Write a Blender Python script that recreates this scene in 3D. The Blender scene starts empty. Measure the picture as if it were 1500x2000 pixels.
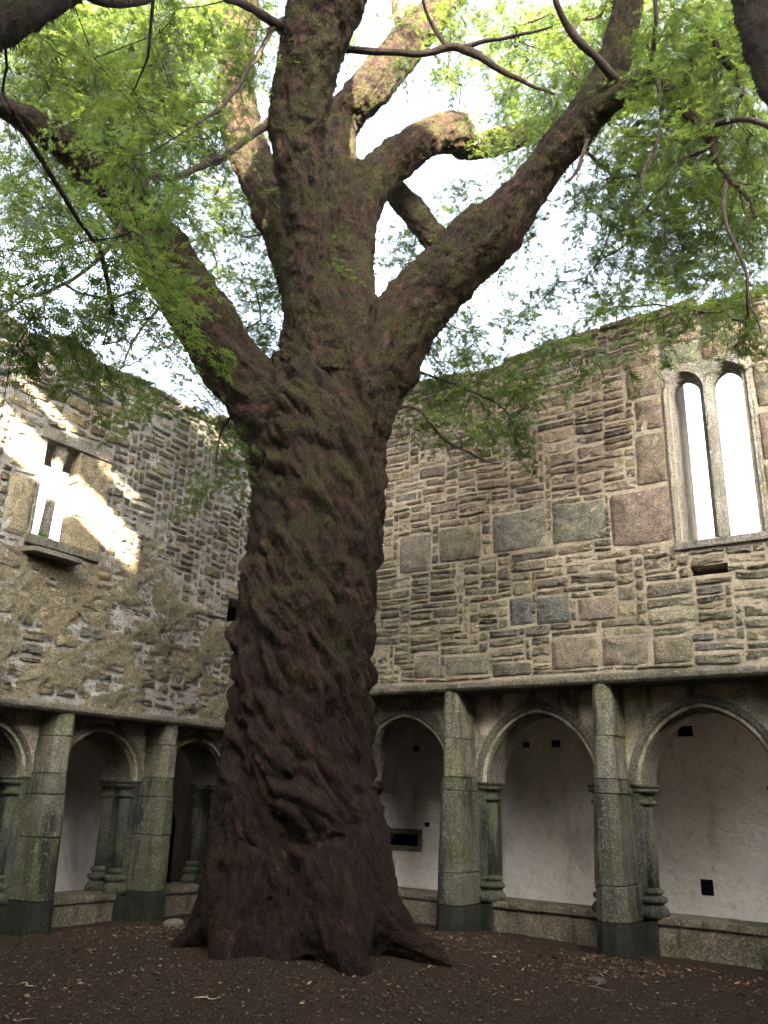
import bpy, math, random
import numpy as np
from mathutils import Matrix, Vector
import openvdb

scn = bpy.context.scene
COL = scn.collection
rad = math.radians

# ------------------------------------------------------------------ camera
EYE = Vector((7.65, -8.5, 1.35))
HEAD, PITCH, ROLL = rad(35.0), rad(18.85), rad(1.7)
f0 = Vector((-math.sin(HEAD), math.cos(HEAD), 0)); r0 = Vector((math.cos(HEAD), math.sin(HEAD), 0)); k0 = Vector((0, 0, 1))
fw = f0 * math.cos(PITCH) + k0 * math.sin(PITCH)
u1 = k0 * math.cos(PITCH) - f0 * math.sin(PITCH)
rt = r0 * math.cos(ROLL) + u1 * math.sin(ROLL)
up = u1 * math.cos(ROLL) - r0 * math.sin(ROLL)
cd = bpy.data.cameras.new('camera')
cd.sensor_fit = 'VERTICAL'; cd.sensor_height = 36.0; cd.lens = 36.0 * 1640 / 2000
cd.clip_start = 0.05; cd.clip_end = 2000
cam = bpy.data.objects.new('camera', cd); COL.objects.link(cam)
cam.matrix_world = Matrix(((rt.x, up.x, -fw.x, EYE.x), (rt.y, up.y, -fw.y, EYE.y), (rt.z, up.z, -fw.z, EYE.z), (0, 0, 0, 1)))
scn.camera = cam

# ------------------------------------------------------------------ sky and sun
SUN = Vector((0.9, -1.0, 0.5)).normalized()          # towards the sun
w = bpy.data.worlds.new('World'); scn.world = w; w.use_nodes = True
wn = w.node_tree; wn.nodes.clear()
sky = wn.nodes.new('ShaderNodeTexSky'); sky.sky_type = 'NISHITA'; sky.sun_disc = False
sky.sun_elevation = math.asin(SUN.z); sky.sun_rotation = math.atan2(SUN.x, SUN.y)
sky.air_density = 0.55; sky.dust_density = 6.5; sky.ozone_density = 0.1
bg = wn.nodes.new('ShaderNodeBackground'); bg.inputs['Strength'].default_value = 0.08
wo = wn.nodes.new('ShaderNodeOutputWorld')
hs = wn.nodes.new('ShaderNodeHueSaturation'); hs.inputs['Saturation'].default_value = 0.5      # thin white haze over the whole sky
wn.links.new(sky.outputs[0], hs.inputs['Color']); wn.links.new(hs.outputs[0], bg.inputs[0]); wn.links.new(bg.outputs[0], wo.inputs[0])
sd = bpy.data.lights.new('sun', 'SUN'); sd.energy = 5.0; sd.angle = rad(0.42); sd.color = (1.0, 0.87, 0.68)
so = bpy.data.objects.new('sun', sd); COL.objects.link(so); so.location = (8, -18, 14)
so.rotation_euler = SUN.to_track_quat('Z', 'Y').to_euler()

scn.view_settings.view_transform = 'Standard'; scn.view_settings.look = 'None'
scn.view_settings.exposure = 4.7; scn.view_settings.gamma = 1.0
scn.view_settings.use_curve_mapping = False
scn.view_settings.use_white_balance = True; scn.view_settings.white_balance_temperature = 6500; scn.view_settings.white_balance_tint = 6
scn.cycles.max_bounces = 8; scn.cycles.diffuse_bounces = 5; scn.cycles.transparent_max_bounces = 8

rng = random.Random(11); nrg = np.random.default_rng(11)

# ------------------------------------------------------------------ noise
def _h(ix, iy, iz):
    n = (ix * 374761393 + iy * 668265263 + iz * 2147483647 + 1274126177) & 0xFFFFFFFF
    n = ((n ^ (n >> 13)) * 1274126177) & 0xFFFFFFFF
    n = ((n ^ (n >> 16)) * 2246822519) & 0xFFFFFFFF
    return ((n ^ (n >> 15)) & 0xFFFF) / 32767.5 - 1.0
def vn(p, s=1.0, seed=0):
    p = np.asarray(p, float) * s + seed * 17.31
    i = np.floor(p).astype(np.int64); f = p - i; f = f * f * f * (f * (f * 6 - 15) + 10)
    x, y, z = i[..., 0], i[..., 1], i[..., 2]; a, b, c = f[..., 0], f[..., 1], f[..., 2]
    L = lambda q, r, t: q + (r - q) * t
    return L(L(L(_h(x, y, z), _h(x+1, y, z), a), L(_h(x, y+1, z), _h(x+1, y+1, z), a), b),
             L(L(_h(x, y, z+1), _h(x+1, y, z+1), a), L(_h(x, y+1, z+1), _h(x+1, y+1, z+1), a), b), c)
def fbm(p, s=1.0, o=4, seed=0):
    t = 0; a = 1.0; n = 0
    for k in range(o):
        t = t + a * vn(p, s * 2.03 ** k, seed + k); n += a; a *= 0.5
    return t / n
def p3(a, b, c=0.0):
    a = np.asarray(a, float); return np.stack([a, np.broadcast_to(np.asarray(b, float), a.shape), np.broadcast_to(np.asarray(c, float), a.shape)], -1)

# ------------------------------------------------------------------ materials
def mat(name, rough=0.9, spec=0.2):
    m = bpy.data.materials.new(name); m.use_nodes = True
    b = m.node_tree.nodes['Principled BSDF']; b.inputs['Roughness'].default_value = rough
    b.inputs['Specular IOR Level'].default_value = spec
    return m, m.node_tree, b
def N(nt, t, **kw):
    n = nt.nodes.new(t)
    for k, v in kw.items(): setattr(n, k, v)
    return n
def put(nt, sock, v):
    if hasattr(v, 'is_output'): nt.links.new(v, sock)
    else: sock.default_value = v
def world_pos(nt, scale=(1, 1, 1), src=None):
    if src is None: src = N(nt, 'ShaderNodeNewGeometry').outputs['Position']
    mp = N(nt, 'ShaderNodeMapping'); mp.inputs['Scale'].default_value = scale; nt.links.new(src, mp.inputs[0]); return mp.outputs[0]
def attr(nt, name, out='Color'):
    return N(nt, 'ShaderNodeAttribute', attribute_name=name).outputs[out]
def noise(nt, vec, scale, detail=6, rough=0.6, dist=0.0):
    n = N(nt, 'ShaderNodeTexNoise'); nt.links.new(vec, n.inputs['Vector'])
    n.inputs['Scale'].default_value = scale; n.inputs['Detail'].default_value = detail
    n.inputs['Roughness'].default_value = rough; n.inputs['Distortion'].default_value = dist
    return n.outputs['Fac']
def step(nt, v, a, b, lo=0.0, hi=1.0):
    m = N(nt, 'ShaderNodeMapRange', interpolation_type='SMOOTHSTEP'); nt.links.new(v, m.inputs[0])
    for k, x in zip((1, 2, 3, 4), (a, b, lo, hi)): m.inputs[k].default_value = x
    return m.outputs[0]
def mth(nt, op, a, b=0.0):
    n = N(nt, 'ShaderNodeMath', operation=op); put(nt, n.inputs[0], a); put(nt, n.inputs[1], b); return n.outputs[0]
def mix(nt, f, a, b, bt='MIX'):
    n = N(nt, 'ShaderNodeMix', data_type='RGBA', blend_type=bt); put(nt, n.inputs[0], f)
    for s, v in ((n.inputs[6], a), (n.inputs[7], b)): put(nt, s, v if hasattr(v, 'is_output') else (*v, 1))
    return n.outputs[2]
def ramp(nt, v, stops):
    r = N(nt, 'ShaderNodeValToRGB'); nt.links.new(v, r.inputs[0]); e = r.color_ramp.elements
    while len(e) < len(stops): e.new(0.5)
    for q, (p, c) in zip(e, stops): q.position = p; q.color = (*c, 1)
    return r.outputs[0]
def bump(nt, b, h, dist, strength=1.0, prev=None):
    n = N(nt, 'ShaderNodeBump'); n.inputs['Strength'].default_value = strength; n.inputs['Distance'].default_value = dist
    nt.links.new(h, n.inputs['Height'])
    if prev is not None: nt.links.new(prev, n.inputs['Normal'])
    nt.links.new(n.outputs[0], b.inputs['Normal']); return n.outputs[0]
def sepz(nt):
    s = N(nt, 'ShaderNodeSeparateXYZ'); nt.links.new(N(nt, 'ShaderNodeNewGeometry').outputs['Position'], s.inputs[0]); return s.outputs[2]

def rubble_stone(name, lichen, alga, strata=3.0):
    m, nt, b = mat(name, 0.92, 0.25); P = world_pos(nt); S = world_pos(nt, (1, 1, strata))
    c = attr(nt, 'tint')
    n1 = noise(nt, P, 9, 7, 0.65); n2 = noise(nt, S, 30, 6, 0.7); n3 = noise(nt, P, 2.2, 5, 0.6, 0.4)
    c = mix(nt, 1.0, c, ramp(nt, n1, [(0.25, (.45, .44, .43)), (0.5, (.95, .95, .95)), (0.75, (1.5, 1.47, 1.4))]), 'MULTIPLY')
    c = mix(nt, step(nt, n2, .49, .60, 0, .55), c, (.06, .056, .048))
    n5 = noise(nt, P, 75, 5, .75); c = mix(nt, 1.0, c, ramp(nt, n5, [(.36, (.5, .49, .48)), (.5, (1, 1, 1)), (.64, (1.6, 1.57, 1.5))]), 'MULTIPLY')
    c = mix(nt, step(nt, noise(nt, P, 5.5, 7, .7), .56, .68, 0, .75), c, lichen)
    c = mix(nt, step(nt, n3, .55, .72, 0, .7), c, alga)
    c = mix(nt, step(nt, noise(nt, P, 40, 4, .65), .60, .66, 0, .6), c, (.46, .43, .37))
    nt.links.new(c, b.inputs['Base Color'])
    q = bump(nt, b, n1, .05, 1.0); q = bump(nt, b, n2, .03, 1.0, q); bump(nt, b, noise(nt, P, 110, 4, .7), .008, .8, q)
    return m
M_STONE_R = rubble_stone('brown_rubble_stone', (.33, .285, .16), (.15, .14, .085))
M_STONE_L = rubble_stone('grey_rubble_stone', (.30, .25, .11), (.10, .10, .07), 1.6)

def mortar(name, pale, tan, grime):
    m, nt, b = mat(name, 0.95, 0.15); P = world_pos(nt)
    n1 = noise(nt, P, 6, 7, .65); n2 = noise(nt, P, 60, 5, .7); n3 = noise(nt, P, 1.7, 5, .6, .3)
    c = ramp(nt, n1, [(.3, tan), (.62, pale)]); c = mix(nt, step(nt, n3, .5, .7, 0, .7), c, grime)
    c = mix(nt, step(nt, n2, .50, .62, 0, .6), c, tuple(v * .4 for v in grime))
    nt.links.new(c, b.inputs['Base Color']); q = bump(nt, b, n1, .03); bump(nt, b, n2, .012, 1, q)
    return m
M_MORTAR_R = mortar('sandy_mortar', (.34, .29, .225), (.25, .21, .16), (.16, .148, .095))

m, nt, b = mat('lime_render', 0.95, 0.15); M_RENDER = m
P = world_pos(nt); k = attr(nt, 'render', 'Fac')
n1 = noise(nt, P, 5, 7, .7); n2 = noise(nt, P, 75, 5, .75); n3 = noise(nt, P, 1.3, 5, .6, .3); n4 = noise(nt, P, 22, 6, .7)
lime = ramp(nt, n1, [(.28, (.36, .33, .29)), (.6, (.62, .60, .585))])
skin = ramp(nt, n3, [(.34, (.36, .30, .20)), (.5, (.30, .255, .165)), (.66, (.22, .20, .14))])
skin = mix(nt, step(nt, n4, .54, .70, 0, .6), skin, (.11, .09, .06))
skin = mix(nt, step(nt, n1, .55, .72, 0, .7), skin, (.33, .28, .13))
skin = mix(nt, step(nt, noise(nt, world_pos(nt, (.8, .8, 1.4)), 4.5, 8, .75), .56, .61, 0, .9), skin, lime)
c = mix(nt, step(nt, mth(nt, 'ADD', k, mth(nt, 'MULTIPLY', mth(nt, 'SUBTRACT', n4, .5), 2.2)), .35, .55), lime, skin)
c = mix(nt, step(nt, n2, .49, .60, 0, .8), c, (.06, .05, .036))
c = mix(nt, step(nt, noise(nt, P, 38, 6, .75), .54, .62, 0, .55), c, (.55, .52, .46))
nt.links.new(c, b.inputs['Base Color'])
q = bump(nt, b, n4, .08); bump(nt, b, n2, .05, 1, q)

def ashlar(name, base, dark, green, vary=True, amt=1.0):
    m, nt, b = mat(name, 0.85, 0.3); P = world_pos(nt); V = world_pos(nt, (1, 1, .22))
    n1 = noise(nt, P, 7, 7, .65); n2 = noise(nt, P, 90, 4, .7); n3 = noise(nt, V, 5, 6, .65, .2); n4 = noise(nt, P, 2.1, 5, .6)
    c = ramp(nt, n1, [(.3, tuple(v * .68 for v in base)), (.65, tuple(v * 1.18 for v in base))])
    c = mix(nt, step(nt, n4, .42, .62, 0, .8 * amt), c, green)
    c = mix(nt, step(nt, n3, .48, .64, 0, .85 * amt), c, dark)
    c = mix(nt, 1.0, c, ramp(nt, noise(nt, P, 55, 6, .75), [(.36, (.35, .35, .34)), (.5, (1, 1, 1)), (.64, (1.7, 1.68, 1.6))]), 'MULTIPLY')
    c = mix(nt, step(nt, noise(nt, P, 30, 5, .65), .60, .65, 0, .7), c, tuple(min(.5, v * 2.3) for v in base))
    c = mix(nt, step(nt, n2, .53, .64, 0, .6), c, tuple(v * .22 for v in base))
    nt.links.new(c, b.inputs['Base Color']); q = bump(nt, b, n1, .05); bump(nt, b, n2, .02, 1, q)
    return m
M_BUTT = ashlar('weathered_limestone', (.17, .162, .13), (.05, .05, .042), (.15, .15, .085))
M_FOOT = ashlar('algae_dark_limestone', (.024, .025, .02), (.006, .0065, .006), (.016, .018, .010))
M_BLOW = ashlar('algae_limestone', (.11, .108, .084), (.018, .019, .016), (.066, .072, .036), amt=1.15)
M_ARCH = ashlar('arch_limestone', (.135, .127, .108), (.07, .07, .06), (.15, .15, .09), amt=.7)
M_COL = ashlar('dark_limestone', (.062, .064, .056), (.013, .014, .013), (.085, .095, .05))  # dark limestone tone for piers and columns
M_LEDGE = ashlar('ledge_limestone', (.15, .137, .112), (.06, .056, .048), (.12, .115, .07), amt=.7)
M_WIN = ashlar('window_sandstone', (.24, .22, .19), (.085, .08, .07), (.14, .135, .10), amt=.7)
M_SPAN = ashlar('spandrel_plaster', (.46, .41, .32), (.06, .056, .04), (.17, .16, .095), amt=1.0)
M_LOW = ashlar('low_wall_stone', (.17, .145, .112), (.055, .047, .036), (.10, .095, .055), amt=1.0)

m, nt, b = mat('whitewash', 0.9, 0.2); M_WHITE = m; P = world_pos(nt)
n1 = noise(nt, P, 1.2, 6, .6); n2 = noise(nt, P, 14, 6, .7); n3 = noise(nt, world_pos(nt, (1, 1, .6)), 4.2, 5, .6, .5)
c = ramp(nt, n1, [(.3, (.66, .62, .58)), (.65, (.80, .76, .72))])
c = mix(nt, step(nt, n2, .52, .66, 0, .4), c, (.40, .36, .32)); c = mix(nt, step(nt, noise(nt, world_pos(nt, (1, 1, .45)), 1.9, 7, .65, .4), .50, .64, 0, .45), c, (.36, .32, .28)); c = mix(nt, step(nt, n3, .62, .68, 0, .55), c, (.30, .27, .24))
nt.links.new(c, b.inputs['Base Color']); q = bump(nt, b, n2, .02); bump(nt, b, n1, .06, 1, q)

m, nt, b = mat('painted_hole_dark', 1, 0); M_HOLE_DARK = m; b.inputs['Base Color'].default_value = (.006, .006, .006, 1)  # flat black standing in for the shade inside wall holes
m, nt, b = mat('flagstone', .85, .3); M_FLAG = m; P = world_pos(nt)
c = ramp(nt, noise(nt, P, 5, 6, .6), [(.3, (.05, .045, .04)), (.7, (.11, .10, .085))]); nt.links.new(c, b.inputs['Base Color'])
m, nt, b = mat('doorway_dark', .8, .2); M_DOOR = m; P = world_pos(nt, (1, 1, .1))
c = ramp(nt, noise(nt, P, 30, 5, .6), [(.3, (.012, .011, .01)), (.7, (.03, .027, .024))]); nt.links.new(c, b.inputs['Base Color'])

m, nt, b = mat('needle_litter', 0.95, 0.12); M_GROUND = m; P = world_pos(nt)
n1 = noise(nt, P, 14, 8, .75); n2 = noise(nt, P, 95, 5, .7); n3 = noise(nt, P, .8, 4, .5)
c = ramp(nt, n2, [(.38, (.010, .007, .005)), (.5, (.034, .023, .0155)), (.63, (.125, .084, .055))])
c = mix(nt, step(nt, n1, .45, .68, 0, .75), c, (.026, .017, .013)); c = mix(nt, step(nt, n3, .5, .75, 0, .5), c, (.065, .042, .029))
nt.links.new(c, b.inputs['Base Color']); q = bump(nt, b, n1, .05); bump(nt, b, n2, .02, 1, q)
m, nt, b = mat('dry_leaf', .8, .25); M_LITTER = m; nt.links.new(attr(nt, 'tint'), b.inputs['Base Color'])

# bark: 'bark' carries position along and around each limb
m, nt, b = mat('yew_bark', .9, .2); M_BARK = m
B = attr(nt, 'bark', 'Vector'); V1 = world_pos(nt, (1, 1, .30), B); V2 = world_pos(nt, (1, 1, .20), B); P = world_pos(nt)
f1 = noise(nt, V1, 10, 9, .72, .25); f2 = noise(nt, V2, 60, 7, .75, .1); f3 = noise(nt, P, 2.6, 6, .65, .2); f4 = noise(nt, P, 48, 7, .75)
c = ramp(nt, f1, [(.30, (.006, .004, .0035)), (.46, (.022, .0145, .0115)), (.58, (.050, .031, .024)), (.74, (.11, .080, .062))])
c = mix(nt, step(nt, f3, .45, .62, 0, .85), c, mix(nt, step(nt, f2, .35, .65), (.010, .008, .007), (.052, .042, .033)))
c = mix(nt, step(nt, f2, .52, .64, 0, .75), c, (.014, .010, .008))
c = mix(nt, step(nt, f4, .60, .72, 0, .5), c, (.10, .072, .054))
c = mix(nt, 1.0, c, ramp(nt, noise(nt, world_pos(nt, (1, 1, .35), B), 34, 7, .75), [(.36, (.45, .44, .43)), (.5, (1.0, 1.0, 1.0)), (.64, (1.9, 1.8, 1.7))]), 'MULTIPLY')
ht = sepz(nt)
ms = mth(nt, 'ADD', noise(nt, P, 4.2, 7, .72, .2), mth(nt, 'MULTIPLY', step(nt, ht, .6, 4.2), .12))
ms = mth(nt, 'ADD', ms, mth(nt, 'MULTIPLY', mth(nt, 'SUBTRACT', f4, .5), .6))
c = mix(nt, step(nt, ms, .58, .70, 0, .9), c, ramp(nt, noise(nt, P, 70, 5, .75), [(.36, (.008, .011, .004)), (.5, (.034, .040, .013)), (.64, (.10, .105, .04))]))
c = mix(nt, 1.0, c, (.90, .74, .66), 'MULTIPLY')
nt.links.new(c, b.inputs['Base Color'])
q = bump(nt, b, f1, .14); q = bump(nt, b, f2, .05, 1, q); bump(nt, b, f4, .03, 1, q)

m, nt, b = mat('twig_bark', .85, .2); M_TWIG = m; P = world_pos(nt)
c = ramp(nt, noise(nt, P, 28, 6, .7), [(.3, (.014, .010, .008)), (.6, (.045, .031, .024)), (.8, (.09, .07, .055))])
nt.links.new(c, b.inputs['Base Color']); bump(nt, b, noise(nt, P, 60, 5, .7), .02)

def leaf_mat(name, a, bcol, d, trans, amount, spec=.35):
    m, nt, b = mat(name, .55, .35); P = world_pos(nt); nt.nodes.remove(b)
    c = ramp(nt, noise(nt, P, 3.0, 6, .75), [(.3, a), (.52, bcol), (.74, d)])
    pb = N(nt, 'ShaderNodeBsdfPrincipled'); pb.inputs['Roughness'].default_value = .5; pb.inputs['Specular IOR Level'].default_value = spec
    nt.links.new(c, pb.inputs['Base Color'])
    tb = N(nt, 'ShaderNodeBsdfTranslucent'); nt.links.new(mix(nt, 1.0, c, trans, 'MULTIPLY'), tb.inputs['Color'])
    mx = N(nt, 'ShaderNodeMixShader'); mx.inputs[0].default_value = amount
    nt.links.new(pb.outputs[0], mx.inputs[1]); nt.links.new(tb.outputs[0], mx.inputs[2])
    nt.links.new(mx.outputs[0], nt.nodes['Material Output'].inputs['Surface']); return m
M_LEAF = leaf_mat('yew_needles', (.024, .045, .027), (.046, .078, .034), (.086, .120, .046), (2.8, 2.35, .9), .5)
M_FERN = leaf_mat('fern_green', (.06, .13, .03), (.09, .18, .04), (.13, .24, .06), (1.8, 1.8, 1.0), .4)
M_MOSS = leaf_mat('moss_green', (.009, .013, .005), (.023, .030, .010), (.055, .060, .024), (1.4, 1.4, 1.0), .3, .03)
M_STRIP = leaf_mat('bark_strip', (.012, .008, .006), (.034, .021, .016), (.085, .060, .044), (1.2, 1.0, .8), .1, .03)

# ------------------------------------------------------------------ mesh helpers
def empty(name, loc, label=None, cat=None, group=None):
    o = bpy.data.objects.new(name, None); COL.objects.link(o); o.location = loc; o.empty_display_size = .2
    return tag(o, label, cat, group)
def tag(o, label=None, cat=None, group=None, kind=None):
    for k, v in (('label', label), ('category', cat), ('group', group), ('kind', kind)):
        if v: o[k] = v
    return o
def raw(name, V, F, m, parent=None, smooth=False, attrs=None, origin=None):
    """numpy verts + (equal sized) faces -> one mesh object"""
    V = np.asarray(V, np.float64); F = np.asarray(F, np.int32)
    o0 = np.array(origin if origin is not None else (V.min(0) + V.max(0)) / 2)
    me = bpy.data.meshes.new(name); n = F.shape[1]
    me.vertices.add(len(V)); me.vertices.foreach_set('co', (V - o0).astype(np.float32).ravel())
    me.loops.add(F.size); me.loops.foreach_set('vertex_index', F.ravel())
    me.polygons.add(len(F)); me.polygons.foreach_set('loop_start', np.arange(0, F.size, n, dtype=np.int32))
    for an, (ty, dat) in (attrs or {}).items():
        a = me.attributes.new(an, ty, 'POINT'); key = {'FLOAT': 'value', 'FLOAT_VECTOR': 'vector', 'FLOAT_COLOR': 'color'}[ty]
        a.data.foreach_set(key, np.asarray(dat, np.float32).ravel())
    me.update(calc_edges=True); me.validate()
    if smooth: me.polygons.foreach_set('use_smooth', np.ones(len(me.polygons), bool))
    return put_obj(name, me, m, parent, o0)
def put_obj(name, me, m, parent, o0):
    if m: me.materials.append(m)
    o = bpy.data.objects.new(name, me); COL.objects.link(o)
    if parent is not None:
        o.parent = parent; q = Vector(o0); pp = parent
        while pp is not None: q -= pp.location; pp = pp.parent
        o.location = q
    else: o.location = Vector(o0)
    return o
class MB:
    """polygon collector in a wall's own frame (u along, d into the wall, z up)"""
    def __init__(s, xf=None): s.v = []; s.f = []; s.xf = xf
    def poly(s, pts, faces):
        k = len(s.v); s.v += [tuple(p) for p in pts]; s.f += [tuple(i + k for i in f) for f in faces]; return s
    def box(s, a, b, j=0.0):
        (x0, y0, z0), (x1, y1, z1) = a, b; J = lambda: rng.uniform(-j, j)
        pts = [(x + J(), y + J(), z + J()) for z in (z0, z1) for y in (y0, y1) for x in (x0, x1)]
        return s.poly(pts, [(0, 2, 3, 1), (4, 5, 7, 6), (0, 1, 5, 4), (1, 3, 7, 5), (3, 2, 6, 7), (2, 0, 4, 6)])
    def prism(s, rings, caps=True, closed=True):
        k = len(s.v); n = len(rings[0])
        for r in rings: s.v += [tuple(p) for p in r]
        for i in range(len(rings) - 1):
            for j in range(n if closed else n - 1):
                a, b2 = k + i * n + j, k + i * n + (j + 1) % n; s.f.append((a, b2, b2 + n, a + n))
        if caps: s.f.append(tuple(k + j for j in reversed(range(n)))); s.f.append(tuple(k + (len(rings) - 1) * n + j for j in range(n)))
        return s
    def build(s, name, m, parent=None, smooth=False, bevel=0.0, tint=None, weld=False):
        V = np.array(s.v, float); F = s.f
        if s.xf is not None:
            V, flip = s.xf(V)
            if flip: F = [tuple(reversed(f)) for f in F]
        o0 = (V.min(0) + V.max(0)) / 2
        me = bpy.data.meshes.new(name); me.from_pydata((V - o0).tolist(), [], F)
        if tint is not None:
            a = me.attributes.new('tint', 'FLOAT_COLOR', 'POINT'); a.data.foreach_set('color', np.tile((*tint, 1), len(V)).astype(np.float32))
        if weld:
            import bmesh
            bm = bmesh.new(); bm.from_mesh(me); bmesh.ops.remove_doubles(bm, verts=bm.verts, dist=1e-4); bm.to_mesh(me); bm.free()
        if smooth: me.polygons.foreach_set('use_smooth', np.ones(len(me.polygons), bool))
        me.update(); o = put_obj(name, me, m, parent, o0)
        if bevel:
            bv = o.modifiers.new('bevel', 'BEVEL'); bv.width = bevel; bv.segments = 2; bv.limit_method = 'ANGLE'
        return o
def tube_rings(P, R, seg=8):
    P = np.asarray(P, float); T = np.gradient(P, axis=0); T /= np.linalg.norm(T, axis=1)[:, None] + 1e-9
    n = np.cross(T[0], (0, 0, 1.0)); n = n if np.linalg.norm(n) > .1 else np.cross(T[0], (0, 1.0, 0)); n /= np.linalg.norm(n)
    V = []; a = np.arange(seg) * 2 * np.pi / seg
    for p, t, r in zip(P, T, R):
        n = n - t * (n @ t); n /= np.linalg.norm(n) + 1e-9; bb = np.cross(t, n)
        V.append(p + r * (np.cos(a)[:, None] * n + np.sin(a)[:, None] * bb))
    V = np.concatenate(V); i = np.arange(len(P) - 1)[:, None] * seg; j = np.arange(seg)[None]; j2 = (j + 1) % seg
    F = np.stack([i + j, i + j2, i + seg + j2, i + seg + j], -1).reshape(-1, 4)
    return V, F
def spline(nodes, step=0.12):
    """Catmull-Rom through (x,y,z,r) nodes, evenly sampled"""
    Q = np.array(nodes, float); E = np.vstack([2 * Q[0] - Q[1], Q, 2 * Q[-1] - Q[-2]]); out = []
    for i in range(len(Q) - 1):
        a, b2, c2, d2 = E[i:i + 4]; n = max(2, int(np.linalg.norm(c2[:3] - b2[:3]) / step))
        for t in np.arange(n) / n:
            out.append(.5 * (2 * b2 + (c2 - a) * t + (2 * a - 5 * b2 + 4 * c2 - d2) * t * t + (3 * b2 - a - 3 * c2 + d2) * t ** 3))
    out.append(Q[-1]); S = np.array(out); S[:, 3] = np.maximum(S[:, 3], Q[:, 3].min() * .9); return S

# ------------------------------------------------------------------ ground
TC = np.array([3.12, -3.05])
def gz(x, y):
    x = np.asarray(x, float); y = np.asarray(y, float)
    r2 = (x - TC[0]) ** 2 + (y - TC[1]) ** 2
    return .36 * np.exp(-r2 / 4.2) + .03 * fbm(p3(x, y), .9, 4, 3) + .012 * fbm(p3(x, y), 5.0, 3, 9)
def ground_sheet():
    gx = np.concatenate([[-300, -60, -8], np.arange(-.6, 11.4, .06), [20, 80, 300]])
    gy = np.concatenate([[-300, -70, -20], np.arange(-11.4, .6, .06), [8, 60, 300]])
    X, Y = np.meshgrid(gx, gy); inn = (X > -.61) & (X < 11.41) & (Y > -11.41) & (Y < .61)
    Z = np.where(inn, gz(X, Y), -.03); V = np.stack([X, Y, Z], -1).reshape(-1, 3)
    n, k = X.shape; i = np.arange(n - 1)[:, None] * k + np.arange(k - 1)[None]
    F = np.stack([i, i + 1, i + k + 1, i + k], -1).reshape(-1, 4)
    tag(raw('ground', V, F, M_GROUND, None, True), kind='structure')
ground_sheet()

# ------------------------------------------------------------------ cloister ranges
XR = lambda V: (V, False)
def XL(V): return np.stack([-V[:, 1], -V[:, 0], V[:, 2]], -1), True

def rubble(u0, u1, z0, top, blocked, pick, cell=.025):
    nu = int((u1 - u0) / cell); ztop = max(top(u0 + i * cell) for i in range(nu)); nz = int((ztop - z0) / cell)
    occ = np.zeros((nz, nu), bool); ids = np.zeros((nz, nu), int)
    for i in range(nu): occ[max(0, int((top(u0 + (i + .5) * cell) - z0) / cell)):, i] = True
    for a, b2, c2, d2 in blocked:
        occ[max(0, int(round((c2 - z0) / cell))):max(0, int(round((d2 - z0) / cell))), max(0, int(round((a - u0) / cell))):max(0, int(round((b2 - u0) / cell)))] = True
    out = []; last = 4
    for j in range(nz):
        i = 0
        while i < nu:
            if occ[j, i]: i += 1; continue
            ln, h = pick(u0 + i * cell, z0 + j * cell, last); last = h
            k = 0
            while k < ln and i + k < nu and not occ[j, i + k]: k += 1
            if i + k < nu and not occ[j, i + k]:                       # leave no slivers
                m2 = 0
                while m2 < 3 and i + k + m2 < nu and not occ[j, i + k + m2]: m2 += 1
                if m2 < 3: k += m2
            if j and k < ln and k <= 6: h = max(h, 5)
            e = i + k
            if j and k == ln and 0 < e < nu - 4 and ids[j - 1, e - 1] != ids[j - 1, e]:   # joints do not line up with the course below
                m2 = 0
                while m2 < 3 and not occ[j, e + m2]: m2 += 1
                k = k + m2 if m2 == 3 or k < 8 else k - 3
            hh = 1
            while hh < h and j + hh < nz and not occ[j + hh, i:i + k].any(): hh += 1
            occ[j:j + hh, i:i + k] = True; ids[j:j + hh, i:i + k] = len(out) + 1
            out.append((u0 + i * cell, u0 + (i + k) * cell, z0 + j * cell, z0 + (j + hh) * cell)); i += k
    return out
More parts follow.
